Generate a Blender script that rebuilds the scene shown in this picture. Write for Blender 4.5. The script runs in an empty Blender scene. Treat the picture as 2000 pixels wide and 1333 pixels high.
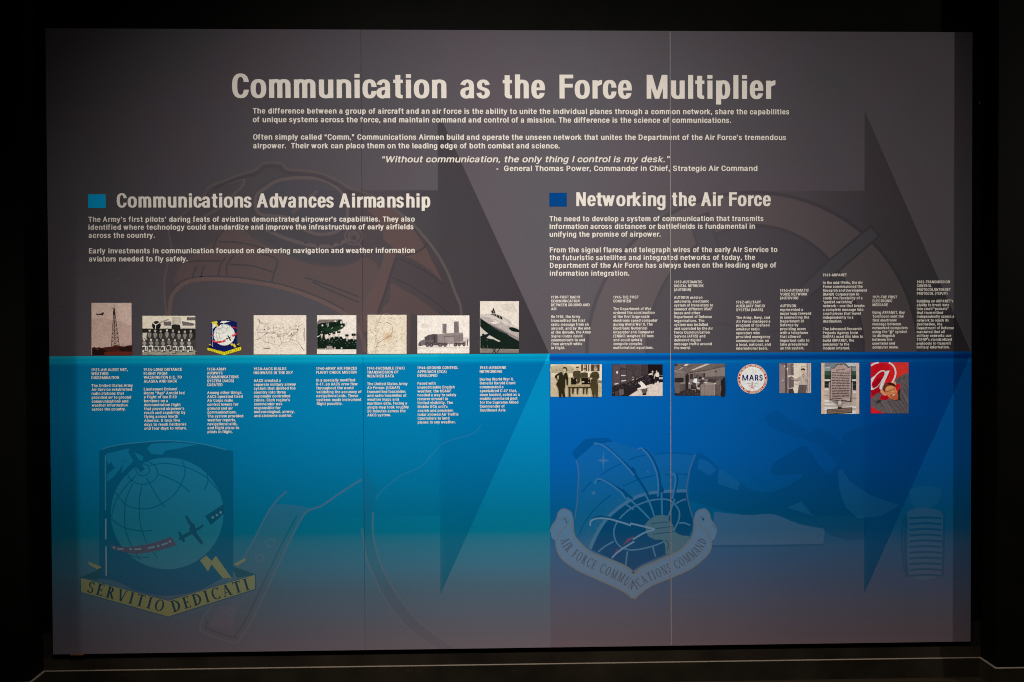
import bpy, math, random
from mathutils import Vector, Matrix
from mathutils.geometry import delaunay_2d_cdt
random.seed(7)
SC = bpy.context.scene
COL = SC.collection

# ---------------------------------------------------------------- camera
ZC = 1.378                      # height of the middle of the display above the floor (m)
PW, PH = 3.66, 2.45             # three 4 ft boards side by side, 8 ft tall
CAM_T = Vector((-0.13552, -3.94520, 0.06566 + ZC))
CAM_M = Matrix(((0.99954863, 0.00497939, -0.02962683),
                (-0.02970662, 0.01679543, -0.99941755),
                (-0.00447889, 0.99984655, 0.01693577)))
cam = bpy.data.cameras.new('camera')
cam.sensor_width = 36.0
cam.lens = 36.0 * 1944 / 2000
cam.clip_start, cam.clip_end = 0.05, 60
cam_ob = bpy.data.objects.new('camera', cam)
cam_ob.matrix_world = Matrix.Translation(CAM_T) @ CAM_M.to_4x4()
COL.objects.link(cam_ob)
SC.camera = cam_ob

# ---------------------------------------------------------------- world, lamps, exposure
W = bpy.data.worlds.new('World'); SC.world = W; W.use_nodes = True
W.node_tree.nodes['Background'].inputs[0].default_value = (0.9, 0.95, 1.0, 1)
W.node_tree.nodes['Background'].inputs[1].default_value = 0.004

def spot(name, loc, aim, watt, cone, blend, rad, col):
    l = bpy.data.lights.new(name, 'SPOT')
    l.energy, l.spot_size, l.spot_blend, l.shadow_soft_size, l.color = watt, math.radians(cone), blend, rad, col
    o = bpy.data.objects.new(name, l)
    o.location = (loc[0], loc[1], loc[2] + ZC)
    d = Vector((aim[0], aim[1], aim[2])) - Vector(loc)
    o.rotation_euler = d.to_track_quat('-Z', 'Y').to_euler()
    COL.objects.link(o)
spot('track_spot_right', (5.25, -2.55, 1.30), (0.30, 0, -0.437), 321, 80, 1.0, 0.035, (1, .97, .93))
spot('track_spot_left', (-5.8, -2.55, 1.30), (0.25, 0, -1.05), 800, 27, 1.0, 0.22, (1, .96, .91))
spot('track_spot_middle', (-0.55, -2.55, 1.35), (-0.300, 0, -0.10), 216, 82.4, 1.0, 0.05, (1, .985, .97))
spot('track_spot_middle', (0.75, -2.55, 1.35), (0.703, 0, 0.018), 94, 82.6, 1.0, 0.05, (1, .985, .97))
SC.view_settings.view_transform = 'Standard'
SC.view_settings.look = 'None'
SC.view_settings.exposure = 0
SC.view_settings.gamma = 1
SC.cycles.use_denoising = False
SC.cycles.max_bounces = 4
SC.cycles.filter_width = 1.1

# ---------------------------------------------------------------- measuring the flat artwork
# Positions on the boards were measured in photograph pixels (2000 x 1333); hit() turns them
# into metres on a plane parallel to the boards, u to the right and v up from the middle.
def hit(px, py, y=0.0):
    d = CAM_M @ Vector(((px - 1000) / 1944.0, -(py - 666.5) / 1944.0, -1.0))
    p = CAM_T + d * ((y - CAM_T.y) / d.y)
    return (p.x, p.z - ZC)
def P(pts): return [hit(*p) for p in pts]
def crop(x0, y0, s): return lambda pts: [hit(x0 + x / s, y0 + y / s) for x, y in pts]
MM = 1.0 / (1944 / 3.945)       # one photo pixel in metres on the board, about 2 mm
S1 = hit(708.4, 590)[0]
S2 = hit(1309.5, 600)[0]
BOARDS = [(-PW / 2, S1 - 0.0005), (S1 + 0.0005, S2 - 0.0016), (S2 + 0.0016, PW / 2)]
ORG = [Vector(((a + b) / 2, 0, ZC - PH / 2)) for a, b in BOARDS]

def lin(c):
    return tuple((x / 255 / 12.92) if x / 255 <= 0.04045 else ((x / 255 + 0.055) / 1.055) ** 2.4 for x in c)
def alb(c, L):                  # printed colour of something that looks like c under illumination L
    return tuple(min(0.9, max(0.0015, v / L)) for v in lin(c))

# ---------------------------------------------------------------- materials
def newmat(name):
    m = bpy.data.materials.new(name); m.use_nodes = True
    nt = m.node_tree
    b = nt.nodes['Principled BSDF']
    b.inputs['Roughness'].default_value = 0.6
    b.inputs['Specular IOR Level'].default_value = 0.0
    return m, nt, b
def N(nt, t, **k):
    n = nt.nodes.new(t)
    for a, v in k.items(): setattr(n, a, v)
    return n
def math_n(nt, op, a, b=None, c=None, clamp=False):
    n = N(nt, 'ShaderNodeMath', operation=op); n.use_clamp = clamp
    for i, v in enumerate((a, b, c)):
        if v is None: continue
        if isinstance(v, (int, float)): n.inputs[i].default_value = v
        else: nt.links.new(v, n.inputs[i])
    return n.outputs[0]
def mix_n(nt, kind, f, a, b):
    n = N(nt, 'ShaderNodeMix', data_type='RGBA', blend_type=kind)
    for i, v in ((0, f), (6, a), (7, b)):
        if isinstance(v, (int, float)): n.inputs[i].default_value = v
        elif isinstance(v, tuple): n.inputs[i].default_value = (*v, 1)
        else: nt.links.new(v, n.inputs[i])
    return n.outputs[2]
def ramp_n(nt, fac, stops, interp='LINEAR'):
    r = N(nt, 'ShaderNodeValToRGB'); e = r.color_ramp; e.interpolation = interp
    while len(e.elements) < len(stops): e.elements.new(0.5)
    for el, (p, c) in zip(e.elements, stops):
        el.position = p; el.color = (*c, 1)
    nt.links.new(fac, r.inputs[0])
    return r.outputs[0]

def vpos(py, px=1045):          # ramp position (0 bottom .. 1 top) of a photo row
    return (hit(px, py)[1] + PH / 2) / PH
#PRINT
# ---- the printed backdrop of the boards, as one node group used by everything see-through on it
GREY = (0.121, 0.104, 0.117)
LOW_L = [(1280, (94, 84, 89), .62), (1240, (89, 83, 90), .646), (1200, (81, 86, 97), .674), (1150, (70, 91, 106), .707),
         (1100, (56, 103, 124), .735), (1062, (42, 107, 130), .765), (1047, (30, 108, 132), .775), (1037, (0, 108, 134), .78),
         (1000, (0, 109, 143), .80), (900, (0, 123, 172), .86), (800, (0, 135, 188), .90), (725, (0, 134, 188), .92),
         (709.5, (0, 133, 188), .92), (707.5, (4, 150, 198), .92), (706.3, (24, 190, 220), .92), (704.3, (24, 190, 220), .92), (703, (0, 168, 208), .92),
         (695.5, (0, 168, 208), .92), (694, (28, 188, 216), .92), (691.5, (24, 182, 212), .92)]
LOW_R = [(1262, (84, 70, 74), .53), (1240, (80, 69, 74), .54), (1200, (75, 71, 81), .56), (1130, (61, 74, 97), .595),
         (1068, (46, 79, 111), .625), (1035, (16, 77, 114), .64), (1000, (0, 77, 120), .65), (900, (0, 83, 152), .68),
         (800, (0, 87, 160), .70), (722, (0, 88, 162), .70), (707, (0, 94, 165), .70), (704.5, (0, 118, 182), .70),
         (702.8, (0, 112, 177), .70), (701.3, (0, 68, 142), .70), (693, (0, 66, 142), .70), (691.5, (0, 104, 176), .70), (689.5, (0, 98, 170), .70)]
def print_group():
    g = bpy.data.node_groups.new('backdrop print', 'ShaderNodeTree')
    g.interface.new_socket('Color', in_out='OUTPUT', socket_type='NodeSocketColor')
    out = N(g, 'NodeGroupOutput')
    uv = N(g, 'ShaderNodeUVMap'); uv.uv_map = 'print'
    sep = N(g, 'ShaderNodeSeparateXYZ'); g.links.new(uv.outputs[0], sep.inputs[0])
    u, v = sep.outputs[0], sep.outputs[1]
    fine = N(g, 'ShaderNodeTexNoise', noise_dimensions='2D')
    g.links.new(uv.outputs[0], fine.inputs['Vector'])
    fine.inputs['Scale'].default_value = 260; fine.inputs['Detail'].default_value = 2
    jit = math_n(g, 'MULTIPLY_ADD', math_n(g, 'SUBTRACT', fine.outputs[0], 0.5), 0.035,
                 math_n(g, 'ADD', v, PH / 2))
    pos = math_n(g, 'DIVIDE', math_n(g, 'ADD', v, PH / 2), PH)
    posj = math_n(g, 'DIVIDE', jit, PH)
    # only the soft fade to grey is printed as a scatter of dots
    low = math_n(g, 'LESS_THAN', pos, vpos(985))
    posx = math_n(g, 'ADD', pos, math_n(g, 'MULTIPLY', low, math_n(g, 'SUBTRACT', posj, pos)))
    def stops(tab, px): return [(vpos(y, px), alb(c, L)) for y, c, L in tab]
    cl = ramp_n(g, posx, stops(LOW_L, 1045))
    cr = ramp_n(g, posx, stops(LOW_R, 1455))
    right = math_n(g, 'GREATER_THAN', u, hit(1073.3, 760)[0])
    lower = mix_n(g, 'MIX', right, cl, cr)
    # warm / cool mottling of the grey half
    big = N(g, 'ShaderNodeTexNoise', noise_dimensions='2D')
    g.links.new(uv.outputs[0], big.inputs['Vector'])
    big.inputs['Scale'].default_value = 2.6; big.inputs['Detail'].default_value = 3
    mot = ramp_n(g, big.outputs[0], [(0.35, (GREY[0] * .965, GREY[1] * 1.02, GREY[2] * 1.0)),
                                    (0.65, (GREY[0] * 1.035, GREY[1] * .98, GREY[2] * 1.0))])
    up = math_n(g, 'GREATER_THAN', v, hit(1073, 691.2)[1])
    base = mix_n(g, 'MIX', up, lower, mot)
    # the two broad arrows printed over it, darkest under the sloping edge and fading back along the shaft
    for back, apex, top, sh, stopsx, lowst in ((857, 1072, 216, 372, ((560, 1.0), (700, .86), (856, .60), (862, .56), (1060, .42)),
                                         ((600, (1, 1, 1)), (760, (.9, .95, .96)), (856, (.72, .90, .92)), (862, (.25, .78, .85)), (1060, (.25, .66, .78)))),
                                        (1688, 1897, 217, 373, ((1380, 1.0), (1560, .86), (1686, .66), (1692, .62), (1890, .44)),
                                         ((1400, (1, 1, 1)), (1580, (.8, .92, .96)), (1686, (.6, .84, .92)), (1692, (.22, .74, .90)), (1890, (.22, .56, .70))))):
        ub, ua = hit(back, 690)[0], hit(apex, 690)[0]
        vc = hit(apex, 690)[1]; hh = hit(back, top)[1] - vc; hs = hit(back, sh)[1] - vc
        av = math_n(g, 'ABSOLUTE', math_n(g, 'SUBTRACT', v, vc))
        inhead = math_n(g, 'MULTIPLY', math_n(g, 'GREATER_THAN', u, ub),
                        math_n(g, 'LESS_THAN', av, math_n(g, 'MULTIPLY', math_n(g, 'SUBTRACT', ua, u), hh / (ua - ub))))
        insh = math_n(g, 'MULTIPLY', math_n(g, 'LESS_THAN', u, ub), math_n(g, 'LESS_THAN', av, hs))
        m = math_n(g, 'ADD', inhead, insh, clamp=True)
        up0 = math_n(g, 'DIVIDE', math_n(g, 'ADD', u, PW / 2), PW)
        f = ramp_n(g, up0, [((hit(x, 690)[0] + PW / 2) / PW, (k, k, k)) for x, k in stopsx])
        fl = ramp_n(g, up0, [((hit(x, 690)[0] + PW / 2) / PW, tint) for x, tint in lowst])
        base = mix_n(g, 'MULTIPLY', m, base, mix_n(g, 'MIX', up, fl, f))
    # part of the light's fall-off towards the sides, put into the backdrop colour
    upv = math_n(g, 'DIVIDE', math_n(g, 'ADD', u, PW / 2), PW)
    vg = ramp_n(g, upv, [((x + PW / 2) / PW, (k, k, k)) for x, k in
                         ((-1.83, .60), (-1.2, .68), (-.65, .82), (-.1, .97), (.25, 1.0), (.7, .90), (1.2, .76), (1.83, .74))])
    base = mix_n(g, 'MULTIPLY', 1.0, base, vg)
    gr = math_n(g, 'MULTIPLY_ADD', fine.outputs[0], 0.34, 0.83)
    grain = N(g, 'ShaderNodeCombineXYZ')
    for i in range(3): g.links.new(gr, grain.inputs[i])
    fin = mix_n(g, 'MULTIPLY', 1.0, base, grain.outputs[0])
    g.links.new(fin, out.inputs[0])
    return g
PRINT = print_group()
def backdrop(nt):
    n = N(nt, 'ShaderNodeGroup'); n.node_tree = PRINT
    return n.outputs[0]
_gm = {}
def ghost(name, tint, a, mul=1.0):
    # a pale figure printed into the backdrop: the backdrop darkened by mul, then a share a of a flat ink
    k = (tint, a, mul)
    if k not in _gm:
        m, nt, b = newmat('printed ' + name)
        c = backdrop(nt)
        if mul != 1.0: c = mix_n(nt, 'MULTIPLY', 1.0, c, (mul, mul, mul))
        c = mix_n(nt, 'MIX', a, c, tint)
        nt.links.new(c, b.inputs['Base Color']); _gm[k] = m
    return _gm[k]
def ink(name, c, grain=0.10):
    m, nt, b = newmat(name)
    tc = N(nt, 'ShaderNodeTexCoord')
    n = N(nt, 'ShaderNodeTexNoise'); n.inputs['Scale'].default_value = 300
    nt.links.new(tc.outputs['Object'], n.inputs['Vector'])
    f = ramp_n(nt, n.outputs[0], [(0.3, (1 - grain,) * 3), (0.7, (1 + grain,) * 3)])
    nt.links.new(mix_n(nt, 'MULTIPLY', 1.0, c, f), b.inputs['Base Color'])
    return m
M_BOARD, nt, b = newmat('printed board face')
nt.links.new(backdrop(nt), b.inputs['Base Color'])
M_TEXT = ink('cream lettering', (0.85, 0.765, 0.67), 0.03)
M_CORE = ink('pale board core', (0.46, 0.39, 0.365))
M_CORE2 = ink('brown board edge', (0.10, 0.085, 0.08))
M_TEAL = ink('teal ink', alb((3, 97, 132), .36))
M_BLUE = ink('blue ink', alb((3, 66, 130), .93))
M_PHOTO, nt, b = newmat('photographic print')
at = N(nt, 'ShaderNodeAttribute'); at.attribute_name = 'ink'
uvn = N(nt, 'ShaderNodeUVMap'); uvn.uv_map = 'print'
n1 = N(nt, 'ShaderNodeTexNoise', noise_dimensions='2D'); n1.inputs['Scale'].default_value = 150; n1.inputs['Detail'].default_value = 3
nt.links.new(uvn.outputs[0], n1.inputs['Vector'])
f = ramp_n(nt, n1.outputs[0], [(0.3, (.88,) * 3), (0.7, (1.12,) * 3)])
n2 = N(nt, 'ShaderNodeTexNoise', noise_dimensions='2D'); n2.inputs['Scale'].default_value = 48; n2.inputs['Detail'].default_value = 4
nt.links.new(uvn.outputs[0], n2.inputs['Vector'])
f = mix_n(nt, 'MULTIPLY', 1.0, f, ramp_n(nt, n2.outputs[0], [(0.3, (.93,) * 3), (0.7, (1.06,) * 3)]))
nt.links.new(mix_n(nt, 'MULTIPLY', 1.0, at.outputs['Color'], f), b.inputs['Base Color'])

def black_paint(name, c, fleck, scuff, rough=0.55):
    m, nt, b = newmat(name)
    tc = N(nt, 'ShaderNodeTexCoord')
    vo = N(nt, 'ShaderNodeTexVoronoi'); vo.inputs['Scale'].default_value = 9
    nt.links.new(tc.outputs['Object'], vo.inputs['Vector'])
    sel = N(nt, 'ShaderNodeSeparateColor'); nt.links.new(vo.outputs['Color'], sel.inputs[0])
    dot = math_n(nt, 'MULTIPLY', math_n(nt, 'LESS_THAN', vo.outputs['Distance'], 0.016), math_n(nt, 'GREATER_THAN', sel.outputs[0], 0.80))
    no = N(nt, 'ShaderNodeTexNoise'); no.inputs['Scale'].default_value = 5; no.inputs['Detail'].default_value = 6
    nt.links.new(tc.outputs['Object'], no.inputs['Vector'])
    base = ramp_n(nt, no.outputs[0], [(0.3, tuple(x * .6 for x in c)), (0.7, tuple(x * 1.4 for x in c))])
    mp = N(nt, 'ShaderNodeMapping'); mp.inputs['Scale'].default_value = (7, 7, 160); mp.inputs['Rotation'].default_value = (0, 0.06, 0)
    nt.links.new(tc.outputs['Object'], mp.inputs[0])
    sc = N(nt, 'ShaderNodeTexNoise'); sc.inputs['Scale'].default_value = 1; sc.inputs['Detail'].default_value = 2
    nt.links.new(mp.outputs[0], sc.inputs['Vector'])
    s = math_n(nt, 'MULTIPLY', math_n(nt, 'SUBTRACT', sc.outputs[0], 0.70, clamp=True), scuff, clamp=True)
    base = mix_n(nt, 'MIX', s, base, (0.25, 0.2, 0.16))
    base = mix_n(nt, 'MIX', math_n(nt, 'MULTIPLY', dot, fleck), base, (0.5, 0.45, 0.4))
    nt.links.new(base, b.inputs['Base Color'])
    b.inputs['Roughness'].default_value = rough
    b.inputs['Specular IOR Level'].default_value = 0.04
    return m
M_WALL = black_paint('black wall paint', (0.0017, 0.0014, 0.0008), 0.7, 0.0)
M_BASE = black_paint('black baseboard paint', (0.013, 0.0098, 0.006), 0.5, 1.6)
M_EDGE = ink('bare baseboard edge', (0.30, 0.235, 0.175), 0.35)
M_RAIL = black_paint('brown-black rail paint', (0.016, 0.0115, 0.0075), 0.5, 0.6)
M_FLOOR = ink('dark brown floor', (0.035, 0.024, 0.015), 0.4)

# ---------------------------------------------------------------- object helpers
def mesh_ob(name, verts, faces, mats, parent=None, uvs=None, cols=None, fm=None):
    me = bpy.data.meshes.new(name)
    me.from_pydata(verts, [], faces)
    for m in mats: me.materials.append(m)
    if fm: me.polygons.foreach_set('material_index', fm)
    if uvs:
        l = me.uv_layers.new(name='print')
        flat = []
        for p in me.polygons:
            for vi in p.vertices: flat += uvs[vi]
        l.data.foreach_set('uv', flat)
    if cols:
        ca = me.color_attributes.new('ink', 'FLOAT_COLOR', 'CORNER')
        flat = []
        for p, c in zip(me.polygons, cols):
            flat += (c[0], c[1], c[2], 1.0) * len(p.vertices)
        ca.data.foreach_set('color', flat)
    me.update()
    o = bpy.data.objects.new(name, me); COL.objects.link(o)
    if parent: o.parent = parent
    return o
def tag(o, label=None, cat=None, group=None, kind=None):
    for k, v in (('label', label), ('category', cat), ('group', group), ('kind', kind)):
        if v: o[k] = v
    return o
def box(x0, x1, y0, y1, z0, z1):
    v = [(x, y, z) for x in (x0, x1) for y in (y0, y1) for z in (z0, z1)]
    f = [(0, 1, 3, 2), (4, 6, 7, 5), (0, 4, 5, 1), (2, 3, 7, 6), (0, 2, 6, 4), (1, 5, 7, 3)]
    return v, f
def boxes(name, bl, mat, parent=None):
    V, F = [], []
    for b_ in bl:
        v, f = box(*b_); F += [tuple(i + len(V) for i in q) for q in f]; V += v
    return mesh_ob(name, V, F, [mat], parent)

# flat shapes -------------------------------------------------------------
def wind(x, y, cs):
    w = 0
    for c in cs:
        x0, y0 = c[-1]
        for x1, y1 in c:
            if y0 <= y:
                if y1 > y and (x1 - x0) * (y - y0) - (x - x0) * (y1 - y0) > 0: w += 1
            elif y1 <= y and (x1 - x0) * (y - y0) - (x - x0) * (y1 - y0) < 0: w -= 1
            x0, y0 = x1, y1
    return w
def fill(cs):
    # triangles of a set of closed outlines (non-zero rule)
    vs, es = [], []
    for c in cs:
        n = len(vs)
        vs += [Vector(p) for p in c]
        es += [(n + i, n + (i + 1) % len(c)) for i in range(len(c))]
    V, E, F, *_ = delaunay_2d_cdt(vs, es, [], 0, 1e-7)
    T = []
    for f in F:
        x = sum(V[i].x for i in f) / 3; y = sum(V[i].y for i in f) / 3
        if wind(x, y, cs): T.append([(V[i].x, V[i].y) for i in f])
    return T
def stroke(pts, w, closed=False):
    # a line of width w (px) as quads that share their mitred corners
    w = w * MM / 2
    n = len(pts); L, R = [], []
    for i in range(n):
        a = Vector(pts[i - 1]) if (i > 0 or closed) else None
        c = Vector(pts[(i + 1) % n]) if (i < n - 1 or closed) else None
        p = Vector(pts[i])
        d1 = (p - a).normalized() if a is not None else (c - p).normalized()
        d2 = (c - p).normalized() if c is not None else d1
        t = d1 + d2
        t = t.normalized() if t.length > 1e-3 else d1
        k = 1 / max(0.5, t.dot(d1))
        nn = Vector((-t.y, t.x)) * w * k
        L.append(tuple(p + nn)); R.append(tuple(p - nn))
    q = []
    for i in range(n if closed else n - 1):
        j = (i + 1) % n
        q.append([L[i], R[i], R[j], L[j]])
    return q
def smooth(pts, k=5, closed=False):
    # Catmull-Rom through the measured points
    n = len(pts); out = []
    for i in range(n if closed else n - 1):
        g = lambda j: pts[j % n] if closed else pts[min(max(j, 0), n - 1)]
        p0, p1, p2, p3 = g(i - 1), g(i), g(i + 1), g(i + 2)
        for s in range(k):
            t = s / k
            out.append(tuple(0.5 * (2 * b + (c - a) * t + (2 * a - 5 * b + 4 * c - d) * t * t + (3 * b - a - 3 * c + d) * t ** 3)
                             for a, b, c, d in zip(p0, p1, p2, p3)))
    if not closed: out.append(tuple(pts[-1]))
    return out
def oval(cx, cy, rx, ry, n=40, a0=0, a1=360, rot=0):
    r = math.radians(rot); full = abs(a1 - a0) >= 360
    o = []
    for i in range(n if full else n + 1):
        a = math.radians(a0 + (a1 - a0) * i / n)
        x, y = rx * math.cos(a), ry * math.sin(a)
        o.append((cx + x * math.cos(r) - y * math.sin(r), cy + x * math.sin(r) + y * math.cos(r)))
    return o
def clip_poly(poly, ax, lim, keep_greater):
    out = []
    n = len(poly)
    for i in range(n):
        a, b_ = poly[i], poly[(i + 1) % n]
        ia = (a[ax] >= lim) if keep_greater else (a[ax] <= lim)
        ib = (b_[ax] >= lim) if keep_greater else (b_[ax] <= lim)
        if ia: out.append(a)
        if ia != ib:
            t = (lim - a[ax]) / (b_[ax] - a[ax])
            out.append((a[0] + (b_[0] - a[0]) * t, a[1] + (b_[1] - a[1]) * t))
    return out if len(out) > 2 else []

BOARD_OBS = [None] * 3
N_EMIT = 0
def emit(name, polys, layer, mat, parent=None, cols=None, lays=None, vlim=None, label=None):
    # polys: flat polygons in board metres; cut at the joints between boards, one child per board it falls on
    global N_EMIT
    N_EMIT += 1
    layer += (N_EMIT % 9) * .1        # never two drawings in one plane
    vlim = vlim or (-PH / 2, PH / 2)
    made = {}
    for k, (a, b_) in enumerate(BOARDS):
        V, F, U, CC = [], [], [], []
        for i, p in enumerate(polys):
            xs = [q[0] for q in p]
            if max(xs) <= a or min(xs) >= b_: continue
            if min(xs) < a: p = clip_poly(p, 0, a, True)
            if p and max(q[0] for q in p) > b_: p = clip_poly(p, 0, b_, False)
            if p and vlim:
                p = clip_poly(p, 1, vlim[0], True)
                if p: p = clip_poly(p, 1, vlim[1], False)
            if not p: continue
            ar = sum(p[j - 1][0] * p[j][1] - p[j][0] * p[j - 1][1] for j in range(len(p)))
            if abs(ar) < 1e-10: continue
            if ar < 0: p = p[::-1]
            n = len(V); d = (layer + (lays[i] if lays else 0)) * 5e-5
            V += [(x - ORG[k].x, -d, y + ZC - ORG[k].z) for x, y in p]
            U += [(x, y) for x, y in p]
            F.append(tuple(range(n, n + len(p))))
            if cols: CC.append(cols[i])
        if not F: continue
        par = BOARD_OBS[k]
        if parent is not None: par = parent.get(k) or par
        o = mesh_ob(name, V, F, [mat], par, U, CC or None)
        if label: o['label'] = label
        made[k] = o
    return made
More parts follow.
